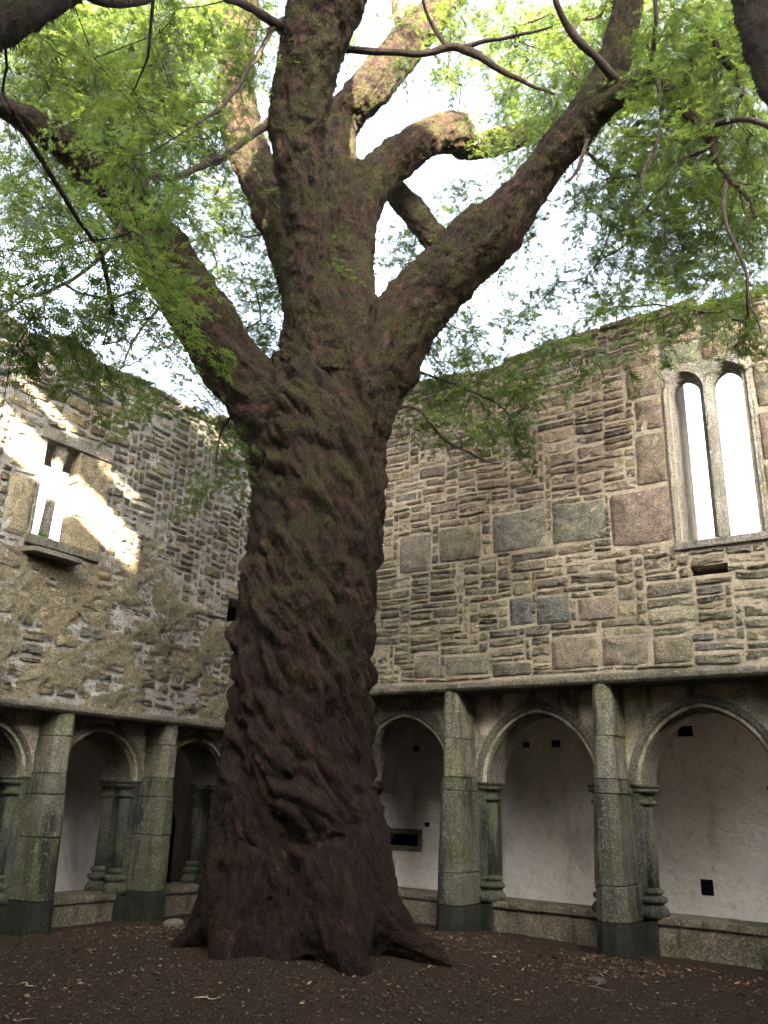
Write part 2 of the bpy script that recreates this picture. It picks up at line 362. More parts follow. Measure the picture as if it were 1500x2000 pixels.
def stone_mesh(r, joint, proud, warp, rough=1.0):
    """irregular faced block: returns local (u,d,z) verts and quads/tris as quads"""
    a, b2, c2, d2 = r; w2, h2 = (b2 - a) / 2 - joint, (d2 - c2) / 2 - joint
    if w2 < .012 or h2 < .010: return None
    cu, cz = (a + b2) / 2, (c2 + d2) / 2; n = 14
    c0 = np.minimum(nrg.uniform(.06, .30, 4) * rough + .05, .42) * min(w2, h2); c1 = np.minimum(nrg.uniform(.06, .30, 4) * rough + .05, .42) * min(w2, h2)
    q = nrg.uniform(-.5, .5, 6)
    ou = np.array([w2, w2, w2, w2 - c0[0], w2 * q[1] * .5 + w2 * .35, w2 * q[2] * .5 - w2 * .35, -w2 + c0[1], -w2, -w2, -w2, -w2 + c0[2], w2 * q[4] * .5 - w2 * .35, w2 * q[5] * .5 + w2 * .35, w2 - c0[3]])
    oz = np.array([-h2 + c1[3], h2 * q[0], h2 - c1[0], h2, h2, h2, h2, h2 - c1[1], h2 * q[3], -h2 + c1[2], -h2, -h2, -h2, -h2])
    ou = ou * (1 - nrg.uniform(0, .07, n) * rough); oz = oz * (1 - nrg.uniform(0, .20, n) * rough)
    tl = nrg.uniform(-.05, .05) * rough; oz = oz + ou * tl
    ins = min(.012, h2 * .35, w2 * .35)
    fz = proud + nrg.uniform(-.35, .35, n) * proud
    def ring(s, d): return np.stack([cu + ou * s[0], np.broadcast_to(d, (n,)), cz + oz * s[1]], -1)
    s1 = ((w2 - ins * .25) / w2, (h2 - ins * .25) / h2); s2 = ((w2 - ins) / w2, (h2 - ins) / h2)
    R = [ring((1.04, 1.04), .06), ring(s1, .03 - fz * .55), ring(s2, .03 - fz - nrg.uniform(0, .006, n) * rough), ring((s2[0] * .5, s2[1] * .5), .03 - fz - nrg.uniform(-.006, .010, n) * rough)]
    V = np.concatenate(R + [np.array([[cu, .03 - proud - nrg.uniform(-.003, .010), cz]])])
    F = []
    for q in range(3):
        for j in range(n): a2, b3 = q * n + j, q * n + (j + 1) % n; F.append((a2, b3, b3 + n, a2 + n))
    for j in range(0, n, 2): F.append((3 * n + j, 3 * n + (j + 1) % n, 3 * n + (j + 2) % n, 4 * n))
    V[:, 2] += warp(V[:, 0], V[:, 2]); return V, np.array(F)
def add_stones(name, rects, mat_, parent, xf, tintf, joint, proudf, warp, view, keep=300, rough=1.0):
    pieces = []
    for r in rects:
        g = stone_mesh(r, joint() if callable(joint) else joint, proudf(r), warp, rough)
        if g is None: continue
        V, F = g; V, flip = xf(V); F = F[:, ::-1] if flip else F
        cu, cz = (r[0] + r[1]) / 2, (r[2] + r[3]) / 2
        pieces.append((V, F, tintf(cu, cz, r), (r[1] - r[0]) * (r[3] - r[2]) * (1 if view(cu, cz) else 1e-4)))
    pieces.sort(key=lambda q: -q[3])
    for V, F, t, _ in pieces[:keep]:
        raw(name, V, F, mat_, parent, True, {'tint': ('FLOAT_COLOR', np.tile((*t, 1), (len(V), 1)))})
    rest = pieces[keep:]
    if rest:
        VV = np.concatenate([q[0] for q in rest]); off = np.cumsum([0] + [len(q[0]) for q in rest])[:-1]
        FF = np.concatenate([q[1] + o for q, o in zip(rest, off)]); TT = np.concatenate([np.tile((*q[2], 1), (len(q[0]), 1)) for q in rest])
        tag(raw('small_stones', VV, FF, mat_, parent, True, {'tint': ('FLOAT_COLOR', TT)}), kind='stuff')
    return len(pieces)
def core_wall(name, parent, xf, u0, u1, z0, top, d_f, d_b, holes, niches, relief, m, cell=.03, extra=None):
    """front face with relief, back face, top and the reveals of each opening"""
    us = np.unique(np.round(np.concatenate([np.linspace(u0, u1, int((u1 - u0) / cell)), [v for h in holes + niches for v in h[:2]]]), 3))
    zt = max(top(u) for u in us); zs = np.unique(np.round(np.concatenate([np.linspace(z0, zt, int((zt - z0) / cell)), [v for h in holes + niches for v in h[2:4]]]), 3))
    U, Z = np.meshgrid(us, zs); tp = np.array([top(u) for u in us]); Z2 = np.minimum(Z, tp[None])
    rl = relief(U, Z2); V = np.stack([U, d_f - rl, Z2], -1).reshape(-1, 3); n, k = U.shape
    i = np.arange(n - 1)[:, None] * k + np.arange(k - 1)[None]
    cu = (U[:-1, :-1] + U[1:, 1:]) / 2; cz = (Z[:-1, :-1] + Z[1:, 1:]) / 2
    ok = ~((Z2[:-1, :-1] >= tp[None, :-1] - 1e-6) & (Z2[:-1, 1:] >= tp[None, 1:] - 1e-6))
    for h in holes + niches: ok &= ~((cu > h[0]) & (cu < h[1]) & (cz > h[2]) & (cz < h[3]))
    F = np.stack([i, i + 1, i + k + 1, i + k], -1)[ok]
    at_ = {'render': ('FLOAT', extra(U, Z2).ravel())} if extra else None
    W, flip = xf(V); raw(name, W, F[:, ::-1] if flip else F, m, parent, True, at_)
    b2 = MB(xf)
    cu_ = [u0] + [v for h in sorted(holes) for v in h[:2]] + [u1]
    for q in range(0, len(cu_), 2):                                    # back face in columns around the holes
        uu = np.linspace(cu_[q], cu_[q + 1], max(2, int((cu_[q + 1] - cu_[q]) / .25)))
        for a, c2 in zip(uu[:-1], uu[1:]): b2.poly([(a, d_b, z0), (c2, d_b, z0), (c2, d_b, top(c2)), (a, d_b, top(a))], [(3, 2, 1, 0)])
    for h in holes:
        b2.poly([(h[0], d_b, z0), (h[1], d_b, z0), (h[1], d_b, h[2]), (h[0], d_b, h[2])], [(3, 2, 1, 0)])
        b2.poly([(h[0], d_b, h[3]), (h[1], d_b, h[3]), (h[1], d_b, top(h[1])), (h[0], d_b, top(h[0]))], [(3, 2, 1, 0)])
    for h in holes + niches:
        e = d_b if h in holes else d_f + .4
        q = [(h[0], h[2]), (h[1], h[2]), (h[1], h[3]), (h[0], h[3])]
        for j in range(4):
            (a, c2), (a2, c3) = q[j], q[(j + 1) % 4]; b2.poly([(a, d_f - .005, c2), (a2, d_f - .005, c3), (a2, e, c3), (a, e, c2)], [(0, 1, 2, 3)])
        if h in niches: b2.poly([(u, e, z) for u, z in q], [(0, 1, 2, 3)])
    for a, c2 in zip(us[:-1], us[1:]):
        b2.poly([(a, d_f, top(a)), (c2, d_f, top(c2)), (c2, d_b, top(c2)), (a, d_b, top(a))], [(0, 1, 2, 3)])
    b2.poly([(u0, d_f, z0), (u0, d_b, z0), (u0, d_b, top(u0)), (u0, d_f, top(u0))], [(3, 2, 1, 0)])
    b2.poly([(u1, d_f, z0), (u1, d_b, z0), (u1, d_b, top(u1)), (u1, d_f, top(u1))], [(0, 1, 2, 3)])
    b2.build('wall_core', m, parent)

def arch_curve(c, s, z, rise, n=18):
    """left springing -> apex -> right springing: points and outward normals; pointed when rise > s"""
    R = (s * s + rise * rise) / (2 * s); ox = R - s; amax = math.atan2(rise, R - s) if rise > s + 1e-6 else math.pi / 2
    pts = []
    for t in np.linspace(0, 1, n): a = t * amax; pts.append((c + ox - R * math.cos(a), z + R * math.sin(a), -math.cos(a), math.sin(a)))
    return pts + [(2 * c - u, zz, -nu, nz2) for u, zz, nu, nz2 in reversed(pts[:-1])]
def arcade(parent, xf, P):
    rec, th, zs, s, rise, ztop = P['rec'], P['th'], P['spring'], P['span'], P['rise'], P['ztop']
    B = P['butts']; pw = P['pier']; zd = P['sill']; zc = P['caps']
    for bi in range(len(B) - 1):
        c = (B[bi] + B[bi + 1]) / 2; L, R = B[bi], B[bi + 1]
        pts = arch_curve(c, s, zs, rise); m = MB(xf)
        # spandrel panel with its arched underside
        for face, d in ((0, rec), (1, rec + th)):
            out = lambda q: [q] if face == 0 else [tuple(reversed(q))]
            for (a, za, _, _), (b2, zb, _, _) in zip(pts[:-1], pts[1:]): m.poly([(a, d, za), (b2, d, zb), (b2, d, ztop), (a, d, ztop)], out((0, 1, 2, 3)))
            m.poly([(L, d, zs), (c - s, d, zs), (c - s, d, ztop), (L, d, ztop)], out((0, 1, 2, 3)))
            m.poly([(c + s, d, zs), (R, d, zs), (R, d, ztop), (c + s, d, ztop)], out((0, 1, 2, 3)))
        e0, e1 = rec, rec + th
        for (a, za, _, _), (b2, zb, _, _) in zip(pts[:-1], pts[1:]): m.poly([(a, e0, za), (b2, e0, zb), (b2, e1, zb), (a, e1, za)], [(3, 2, 1, 0)])
        for a, b2, za in ((L, c - s, zs), (c + s, R, zs)): m.poly([(a, e0, za), (b2, e0, za), (b2, e1, za), (a, e1, za)], [(3, 2, 1, 0)])
        m.build('spandrel', M_SPAN, parent, weld=True)
        # ring of arch stones with a chamfered inner edge running through the wall
        ring = empty('arch', Vector(xf(np.array([[c, rec, zs]]))[0][0]) - parent.location); ring.parent = parent
        half = len(pts) // 2; nst = P['voussoirs']; cut = [round(half * j / nst) for j in range(nst + 1)]
        cut = cut + [2 * half - q for q in reversed(cut[:-1])]
        for a, b2 in zip(cut[:-1], cut[1:]):
            rings = []; seg = pts[a:b2 + 1]; e = .003
            pro = rng.uniform(-.004, .004)
            for u, z, nu, nz2 in seg:
                off = lambda q, d: ((min(u + nu * q, c) if u <= c + 1e-6 else max(u + nu * q, c)), d, z + nz2 * q)
                wv = P['ring']
                rings.append([off(wv, rec + .03), off(wv, rec - .028 + pro), off(.055, rec - .028 + pro), off(.02, rec + .012), off(-.025, rec + .06), off(-.025, rec + th * .5), off(.0, rec + th * .5), off(-.02, rec + th * .55), off(-.02, rec + th + .02), off(.05, rec + th + .02)])
            m = MB(xf).prism([list(reversed(r)) for r in rings]); m.build('arch_stone', M_ARCH, ring, bevel=.004)
        # low wall between the piers, with a sill
        a, b2 = L + pw - .02, R - pw + .02
        MB(xf).box((a, rec + .05, -.15), (b2, rec + th - .03, zd - .07), .004).build('low_wall', M_LOW, parent, bevel=.01)
        cs = [a, a + (b2 - a) * rng.uniform(.4, .6), b2]
        for q0, q1 in zip(cs[:-1], cs[1:]): MB(xf).box((q0 + .002, rec + .02, zd - .068), (q1 - .002, rec + th, zd), .004).build('sill_stone', M_LOW, parent, bevel=.012)
        # ledge stones carrying the wall above
        cs = [L + .0, L + (R - L) * rng.uniform(.42, .58), R]
        zl0, zl1 = P['ledge']
        for q0, q1 in zip(cs[:-1], cs[1:]):
            j = rng.uniform(-.006, .006)
            pr = [(-.05 + j, zl0 + .03), (-.05 + j, zl1 - .012), (-.03, zl1 + .012 + j), (.05, zl1 + .02), (.05, zl0 + .06), (rec + .10, zl0 + .06), (rec + .10, zl0), (-.02 + j, zl0)]
            MB(xf).prism([[(q0 + .002, d, z) for d, z in pr], [(q1 - .002, d, z) for d, z in pr]]).build('ledge_stone', M_LEDGE, parent, bevel=.006)
    for bi, bu in enumerate(B):
        # pier core and the shafts at its two jambs
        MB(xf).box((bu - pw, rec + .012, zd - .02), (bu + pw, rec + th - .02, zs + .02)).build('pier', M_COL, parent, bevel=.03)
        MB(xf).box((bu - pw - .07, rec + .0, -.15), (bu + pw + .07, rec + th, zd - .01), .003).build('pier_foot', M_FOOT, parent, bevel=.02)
        for sd2 in (-1, 1):
            for dc in P['shafts']:
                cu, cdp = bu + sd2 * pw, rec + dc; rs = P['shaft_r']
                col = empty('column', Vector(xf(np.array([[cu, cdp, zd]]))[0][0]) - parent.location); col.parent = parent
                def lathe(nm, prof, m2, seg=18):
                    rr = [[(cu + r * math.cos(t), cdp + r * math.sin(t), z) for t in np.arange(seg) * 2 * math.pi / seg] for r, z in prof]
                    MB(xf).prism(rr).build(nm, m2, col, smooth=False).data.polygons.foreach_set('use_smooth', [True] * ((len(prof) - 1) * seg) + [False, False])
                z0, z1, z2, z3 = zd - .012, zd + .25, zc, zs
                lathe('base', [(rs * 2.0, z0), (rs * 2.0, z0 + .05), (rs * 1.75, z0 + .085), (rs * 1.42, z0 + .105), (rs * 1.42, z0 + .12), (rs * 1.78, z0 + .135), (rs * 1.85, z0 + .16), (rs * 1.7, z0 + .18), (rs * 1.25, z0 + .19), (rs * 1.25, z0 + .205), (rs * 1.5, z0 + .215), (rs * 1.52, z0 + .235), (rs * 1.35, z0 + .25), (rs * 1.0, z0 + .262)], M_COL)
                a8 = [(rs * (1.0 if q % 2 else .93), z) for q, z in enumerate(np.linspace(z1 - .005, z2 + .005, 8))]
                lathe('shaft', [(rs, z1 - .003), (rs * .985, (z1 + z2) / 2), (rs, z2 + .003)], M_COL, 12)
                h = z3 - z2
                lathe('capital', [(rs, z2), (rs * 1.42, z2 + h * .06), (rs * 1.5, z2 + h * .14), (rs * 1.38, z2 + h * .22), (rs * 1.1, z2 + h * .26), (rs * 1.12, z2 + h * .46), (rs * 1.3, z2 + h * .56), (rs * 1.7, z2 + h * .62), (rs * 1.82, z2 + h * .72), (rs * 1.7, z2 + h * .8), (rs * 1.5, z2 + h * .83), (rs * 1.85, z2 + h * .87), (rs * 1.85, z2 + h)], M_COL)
        # buttress of stacked chamfered blocks
        bt = empty('buttress', Vector(xf(np.array([[bu, 0, 0]]))[0][0]) - parent.location); bt.parent = parent
        lv = P['joints']
        for q, (z0, z1) in enumerate(zip(lv[:-1], lv[1:])):
            rings = []; jx, jd = rng.uniform(-.008, .008), rng.uniform(-.006, .006)
            for z in (z0 + .003, (z0 + z1) / 2, z1 - .003):
                hw = np.interp(z, P['bz'], P['bw']); fd = np.interp(z, P['bz'], P['bd']); ch = hw * .55
                rings.append([(bu + x + jx + rng.uniform(-.003, .003), d + jd, z) for x, d in ((-hw, rec + .06), (-hw, fd + ch), (-hw + ch, fd), (hw - ch, fd), (hw, fd + ch), (hw, rec + .06))])
            MB(xf).prism(rings).build('buttress_block', M_FOOT if z1 < .45 else M_BLOW if z1 < P['caps'] + .3 else M_BUTT, bt, bevel=.008)
def ambulatory(parent, xf, u0, u1, d0, d1, zspring, zapex, floor_z):
    m = MB(xf)
    m.poly([(u0, d1, -.1), (u1, d1, -.1), (u1, d1, 3.0), (u0, d1, 3.0)], [(0, 1, 2, 3)])
    m.build('back_wall', M_WHITE, parent)
    m = MB(xf); n = 14; a = np.linspace(0, math.pi, n); c, r = (d0 + d1) / 2, (d1 - d0) / 2
    pr = [(c - r * math.cos(t), zspring + (zapex - zspring) * math.sin(t)) for t in a]
    for (da, za), (db, zb) in zip(pr[:-1], pr[1:]): m.poly([(u0, da, za), (u1, da, za), (u1, db, zb), (u0, db, zb)], [(0, 1, 2, 3)])
    m.build('vault', M_LOW, parent, smooth=True)

# ---- right-hand range: pointed arches, two-light window above
def top_r(u): return 6.62 + .05 * math.sin(u * 1.7) + .035 * math.sin(u * 4.9 + 1) + .025 * math.sin(u * 11.3) + .02 * math.sin(u * 23 + 2)
RR = empty('cloister_range', (5.5, 0, 0), 'cloister range with pointed arches below and brown rubble wall with paired lancet window', 'cloister', 'stone ranges round the cloister garth')
WIN = (5.44, 6.20, 3.93, 6.17)
hole_dark = (5.50, 5.86, 3.56, 3.66)
def relief_r(U, Z): return .006 + .008 * fbm(p3(U, Z), 2.6, 4, 21) + .009 * fbm(p3(U, Z), 12, 3, 22)
core_wall('mortar_face', RR, XR, -.7, 11.7, 2.60, top_r, .02, .70, [WIN], [hole_dark], relief_r, M_MORTAR_R)
BIG_R = [(4.70, 5.36, 3.97, 4.60), (4.02, 4.66, 4.10, 4.57), (3.26, 3.96, 4.10, 4.58), (2.52, 3.12, 4.08, 4.52), (1.95, 2.42, 4.0, 4.5),
         (3.95, 4.50, 2.70, 3.06), (4.52, 5.02, 2.70, 3.02), (5.06, 5.46, 2.70, 2.98), (3.46, 3.76, 3.22, 3.55), (3.79, 4.20, 3.20, 3.53),
         (4.28, 4.72, 3.2, 3.46), (2.2, 2.55, 2.70, 3.0), (2.62, 3.2, 2.72, 2.95), (5.02, 5.36, 4.62, 5.22), (5.05, 5.36, 5.24, 5.62),
         (4.98, 5.36, 5.64, 6.02), (6.30, 6.62, 3.97, 4.62), (6.30, 6.70, 4.64, 5.20), (6.30, 6.60, 5.22, 5.74), (5.38, 5.80, 5.92, 6.18), (5.82, 6.34, 5.92, 6.22)]
frame_block = (5.36, 6.30, 3.86, 5.91)
def pick_r(u, z, last):
    h = last if rng.random() < .5 and last < 6 else rng.choice((2, 3, 3, 4, 4, 5, 5, 3, 4, 7))
    ln = int(h * rng.uniform(1.6, 4.2)) + rng.randint(2, 9)
    return max(5, min(ln, 30)), h
small = rubble(.3, 9.2, 2.66, lambda u: top_r(u) - .03, BIG_R + [frame_block, hole_dark], pick_r)
def warp_r(u, z): return .022 * vn(p3(u, z), .9, 5) + .008 * vn(p3(u, z), 3.1, 6)
def tint_r(u, z, r):
    g = float(np.clip((z - 3.4) / 2.2 + .55 * vn(p3(np.array([u]), z), .8, 31)[0], 0, 1)); k = rng.random()
    pink = [(.22, .155, .125), (.19, .14, .12), (.25, .185, .15), (.15, .115, .10), (.27, .20, .145)][int(k * 5)]
    oliv = [(.21, .19, .135), (.175, .16, .12), (.25, .225, .15), (.13, .125, .105), (.27, .24, .15)][int(rng.random() * 5)]
    s = rng.uniform(.65, 1.25); return tuple((a * (1 - g) + b2 * g) * s for a, b2 in zip(oliv, pink))
view_r = lambda u, z: 1.5 < u < 6.9
add_stones('stone', BIG_R, M_STONE_R, RR, XR, lambda u, z, r: tuple(v * rng.uniform(.85, 1.1) for v in ((.13, .125, .11) if 3.15 < z < 3.6 and u < 4.25 else (.215, .185, .14) if z > 4.6 or u > 4.68 else (.21, .18, .138))), .006, lambda r: .028, warp_r, view_r, 40, .25)
print('right stones', add_stones('stone', small, M_STONE_R, RR, XR, tint_r, lambda: rng.uniform(.002, .006), lambda r: .016 + .018 * rng.random(), warp_r, view_r, 278))
# coping along the wall head
u = -.4
while u < 10.5:
    l = rng.uniform(.25, .7); zt = top_r(u + l / 2) - .02
    MB(XR).box((u + .01, -.03 + rng.uniform(-.03, .03), zt - rng.uniform(.02, .05)), (u + l - .01, .72, zt + rng.uniform(.01, .12)), .026).build('coping_stone', M_STONE_R, RR, bevel=.02, tint=(.22, .17, .13)); u += l
# two-light window
win = empty('window', Vector((5.83, 0, 3.93)) - RR.location); win.parent = RR
def light(c, s, zs, rise, z0, lab):
    cv = arch_curve(c, s, zs, rise, 12); path = [(c - s, z0, -1, 0)] + cv + [(c + s, z0, 1, 0)]
    nm = [('jamb', path[0:2]), ('window_head', path[1:13]), ('window_head', path[12:24]), ('jamb', path[23:])]
    for name, seg in nm:
        rings = []
        for u, z, nu, nz2 in seg:
            def off(q, d):
                uu = u + nu * q
                if abs(nu) < .99 or z > zs + .02: uu = min(uu, c) if u <= c + 1e-6 else max(uu, c)
                return (uu, d, z + nz2 * q)
            o1 = .082
            rings.append([off(o1, .17), off(o1, -.004), off(.062, -.012), off(.048, .014), off(.036, .03), off(.026, .062), off(.006, .085), off(0, .11), off(0, .18), off(.03, .18)])
        MB(XR).prism([list(reversed(r)) for r in rings]).build(name, M_WIN, win, bevel=.003)
ZS, RISE = 5.60, .19
light(5.60, .145, ZS, .185, 3.93, 'l'); light(6.035, .145, ZS, .185, 3.93, 'r')
MB(XR).box((5.775, .024, 3.925), (5.86, .16, 5.62)).build('mullion', M_WIN, win, bevel=.02)
# tympanum stones filling between the lights and the block surround
def tymp(u0, u1, heads):
    m = MB(XR); us = np.linspace(u0, u1, 60); zt = 6.20
    def low(uu):
        z = ZS - .02
        for c, s, r in heads:
            if abs(uu - c) < s + .06:
                cv = arch_curve(c, s + .06, ZS, r + .06, 24); z = max(z, float(np.interp(uu, [q[0] for q in cv], [q[1] for q in cv])))
        return z
    for a, c2 in zip(us[:-1], us[1:]):
        za, zb = low(a), low(c2)
        m.poly([(a, .012, za), (c2, .012, zb), (c2, .012, zt), (a, .012, zt), (a, .17, za), (c2, .17, zb), (c2, .17, zt), (a, .17, zt)], [(0, 1, 2, 3), (7, 6, 5, 4), (0, 4, 5, 1)])
    m.build('head_block', M_WIN, win)
tymp(5.372, 6.288, [(5.60, .145, .185), (6.035, .145, .185)])
MB(XR).box((5.368, .008, 3.925), (5.40, .20, 5.576)).build('jamb_block', M_WIN, win, bevel=.006)
MB(XR).box((6.248, .008, 3.925), (6.288, .26, 5.576)).build('jamb_block', M_WIN, win, bevel=.006)
MB(XR).box((5.36, -.03, 3.84), (6.30, .55, 3.922), .004).build('sill', M_WIN, win, bevel=.012)
# ledge, arcade and covered walk
arcade(RR, XR, dict(rec=.40, th=.46, spring=1.56, span=.66, rise=.76, ztop=2.56, butts=[-.86, .92, 2.70, 4.48, 6.26, 8.04, 9.82], pier=.225, sill=.34, caps=1.36,
       ledge=(2.535, 2.62), voussoirs=4, ring=.115, shafts=(.13,), shaft_r=.082, joints=[-.15, .30, .62, 1.46, 1.60, 2.02, 2.575], bz=[0, .62, 1.5, 1.62, 2.6], bw=[.17, .15, .125, .11, .103], bd=[-.09, -.075, -.045, -.03, -.02]))
ambulatory(RR, XR, -2.4, 12, .80, 2.38, 2.58, 2.73, .02)
MB(XR).box((-2.7, .05, 2.76), (12, 2.7, 2.96)).build('sky_block_floor', M_LOW, RR)  # unseen floor slab added to keep sky light out of the walk
def painted_hole(nm, u0, u1, z0, z1, d1, dep=.3, surround=None):
    m = MB(XR); m.poly([(u0, d1 - .012, z0), (u1, d1 - .012, z0), (u1, d1 - .012, z1), (u0, d1 - .012, z1)], [(0, 1, 2, 3)])  # black sheet paints the dark inside; no depth is cut
    p = m.build(nm, M_HOLE_DARK, RR)
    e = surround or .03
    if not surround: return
    for a, b2 in (((u0 - e, d1 - .03, z0 - e), (u1 + e, d1 + .02, z0)), ((u0 - e, d1 - .03, z1), (u1 + e, d1 + .02, z1 + e)), ((u0 - e, d1 - .03, z0), (u0, d1 + .02, z1)), ((u1, d1 - .03, z0), (u1 + e, d1 + .02, z1))):
        MB(XR).box(a, b2, .004).build('opening_stone', M_LEDGE if surround else M_WHITE, p, bevel=.006)
painted_hole('slit_opening', .05, .80, .72, .88, 2.38, surround=.07)
painted_hole('square_opening', 4.69, 4.83, .40, .57, 2.38)
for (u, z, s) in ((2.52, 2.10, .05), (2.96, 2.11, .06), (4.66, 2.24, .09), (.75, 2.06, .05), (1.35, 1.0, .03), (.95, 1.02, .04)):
    painted_hole('putlog_hole', u - s, u + s, z - s * .7, z + s * .7, 2.38)

# ---- left-hand range: round arches, plastered wall above
def top_l(u): return 6.0 + .04 * math.sin(u * 1.9 + 2) + .03 * math.sin(u * 5.3) + .025 * math.sin(u * 13.1 + 1) + (.10 if u < 1.6 else 0)
LR = empty('cloister_range', (0, -5.5, 0), 'cloister range with round arches below and patchy rendered wall with slender window', 'cloister', 'stone ranges round the cloister garth')
LWIN = (3.02, 3.86, 3.80, 4.86); LSLOT = (.45, .98, 3.42, 3.74)
def rend_mask(U, Z):
    n = fbm(p3(U, Z), 1.1, 4, 41); n2 = fbm(p3(U * .8, Z * 1.3), 4.6, 5, 44)
    base = np.clip((3.95 - Z) / .5 + 1.3 * n, 0, 1); k2 = np.clip((3.2 - U) / .5, 0, 1) * 0 + 1
    tongue = np.clip(1 - np.abs(U - 2.35) / .55, 0, 1) * np.clip((4.35 - Z) / .4, 0, 1)
    return np.clip(np.maximum(base, tongue) - np.clip((n2 - .04) * 6, 0, 1.1), 0, 1) * k2
def relief_l(U, Z):
    k = rend_mask(U, Z); g = fbm(p3(U, Z), 9, 4, 47)
    return .010 + .014 * fbm(p3(U, Z), 2.6, 4, 45) + .010 * g + k * (.026 + .022 * fbm(p3(U, Z), 15, 3, 48))
core_wall('render_face', LR, XL, -.7, 11.7, 2.15, top_l, .02, .70, [LWIN], [LSLOT], relief_l, M_RENDER, .028, rend_mask)
BIG_L = [(3.86, 4.16, 3.72, 4.40), (3.86, 4.22, 4.44, 4.80), (.35, 1.15, 3.76, 3.92), (.30, 1.2, 3.28, 3.40)]
def pick_l(u, z, last):
    h = last if rng.random() < .25 else rng.choice((3, 3, 4, 4, 5, 5, 6, 7))
    if u < 1.9: h = max(3, h - 1); return rng.randint(5, 13), h
    return max(6, min(int(h * rng.uniform(1.5, 3.4)) + 2, 28)), h
small = rubble(.0, 6.9, 2.22, lambda u: top_l(u) - .03, BIG_L + [(3.0, 3.88, 3.66, 5.02), LSLOT], pick_l)
def warp_l(u, z): return .035 * vn(p3(u, z), 1.1, 15) + .012 * vn(p3(u, z), 3.4, 16)
def tint_l(u, z, r):
    t = [(.19, .17, .13), (.24, .205, .14), (.15, .145, .125), (.21, .18, .12), (.17, .15, .12), (.28, .22, .13)][rng.randint(0, 5)]
    s = rng.uniform(.6, 1.2); return tuple(v * s for v in t)
view_l = lambda u, z: .5 < u < 5.2 and not (z < 3.3 and rend_mask(np.array([u]), np.array([z]))[0] > .7)
add_stones('stone', BIG_L, M_STONE_L, LR, XL, lambda u, z, r: (.30, .255, .17), .010, lambda r: .03, warp_l, view_l, 20, .4)
print('left stones', add_stones('stone', small, M_STONE_L, LR, XL, tint_l, lambda: rng.uniform(.006, .016), lambda r: .018 + .024 * rng.random(), warp_l, view_l, 290, 1.25))
u = -.4
while u < 10.8:
    l = rng.uniform(.2, .6); zt = top_l(u + l / 2) - .02
    MB(XL).box((u + .01, -.05 + rng.uniform(-.04, .04), zt - rng.uniform(.02, .05)), (u + l - .01, .72, zt + rng.uniform(.01, .13)), .03).build('coping_stone', M_STONE_L, LR, bevel=.025, tint=(.16, .145, .115)); u += l
win = empty('window', Vector((0, -3.6, 3.80)) - LR.location); win.parent = LR
MB(XL).box((3.0, -.02, 4.862), (3.92, .5, 5.0), .008).build('lintel', M_WIN, win, bevel=.012)
rr = []
for z, hu, hd, su in ((3.80, .045, .055, .03), (4.1, .038, .05, .015), (4.45, .036, .05, .0), (4.64, .045, .055, -.005), (4.78, .075, .07, -.01), (4.858, .10, .08, -.012)):
    c = 3.60 + su; rr.append([(c - hu, .10 - hd * .6, z), (c - hu * .4, .10 - hd, z), (c + hu * .4, .10 - hd, z), (c + hu, .10 - hd * .6, z), (c + hu, .10 + hd, z), (c - hu, .10 + hd, z)])
MB(XL).prism(rr).build('mullion', M_WIN, win, bevel=.006)
for a, b2 in (((3.40, 3.80), (3.0, 4.14)), ((3.39, 4.145), (3.0, 4.50)), ((3.41, 4.505), (3.0, 4.858))):
    MB(XL).box((b2[0], -.012, a[1]), (a[0], .17, b2[1]), .006).build('jamb', M_STONE_L, win, bevel=.01, tint=(.30, .25, .17))
MB(XL).box((3.83, -.004, 3.80), (3.875, .20, 4.858), .004).build('jamb', M_WIN, win, bevel=.006)
MB(XL).box((3.02, -.05, 3.70), (3.90, .60, 3.798), .006).build('sill', M_LEDGE, win, bevel=.012)
MB(XL).poly([(3.32, -.20, 3.58), (3.60, -.26, 3.57), (3.90, -.21, 3.585), (3.92, .06, 3.60), (3.30, .06, 3.60), (3.33, -.19, 3.635), (3.60, -.24, 3.63), (3.89, -.20, 3.64), (3.91, .06, 3.665), (3.31, .06, 3.665)],
            [(4, 3, 2, 1, 0), (5, 6, 7, 8, 9), (0, 1, 6, 5), (1, 2, 7, 6), (2, 3, 8, 7), (4, 0, 5, 9)]).build('drip_slab', M_LEDGE, win, bevel=.01)
MB(XL).box((.38, -.12, 3.335), (1.02, .3, 3.405), .012).build('slab', M_LEDGE, LR, bevel=.01)
MB(XL).poly([(.46, .40, 3.43), (.97, .40, 3.43), (.97, .40, 3.73), (.46, .40, 3.73)], [(0, 1, 2, 3)]).build('slot_opening', M_HOLE_DARK, LR)  # black sheet paints the shade at the back of the slot
arcade(LR, XL, dict(rec=.32, th=.55, spring=1.46, span=.50, rise=.50, ztop=2.12, butts=[-1.18, .24, 1.66, 3.08, 4.50, 5.92, 7.34, 8.76, 10.18], pier=.20, sill=.30, caps=1.28,
       ledge=(2.085, 2.165), voussoirs=3, ring=.085, shafts=(.13, .43), shaft_r=.07, joints=[-.15, .33, .90, 1.30, 1.50, 1.86, 2.12], bz=[0, .9, 1.45, 1.5, 2.2], bw=[.15, .135, .12, .11, .105], bd=[-.07, -.05, -.03, -.02, -.02]))
ambulatory(LR, XL, -2.4, 12, .80, 2.40, 2.2, 2.46, .02)
MB(XL).box((.70, .05, 2.50), (12, 2.7, 2.74)).build('sky_block_floor', M_LOW, LR)  # unseen floor slab, put in to shut off the sky above
dr = empty('doorway', Vector((-2.38, -1.96, 0)) - LR.location); dr.parent = LR
MB(XL).box((1.70, 2.33, 0), (2.20, 2.385, 1.58)).build('doorway_panel', M_DOOR, dr, bevel=.01)  # near-black panel filling the doorway
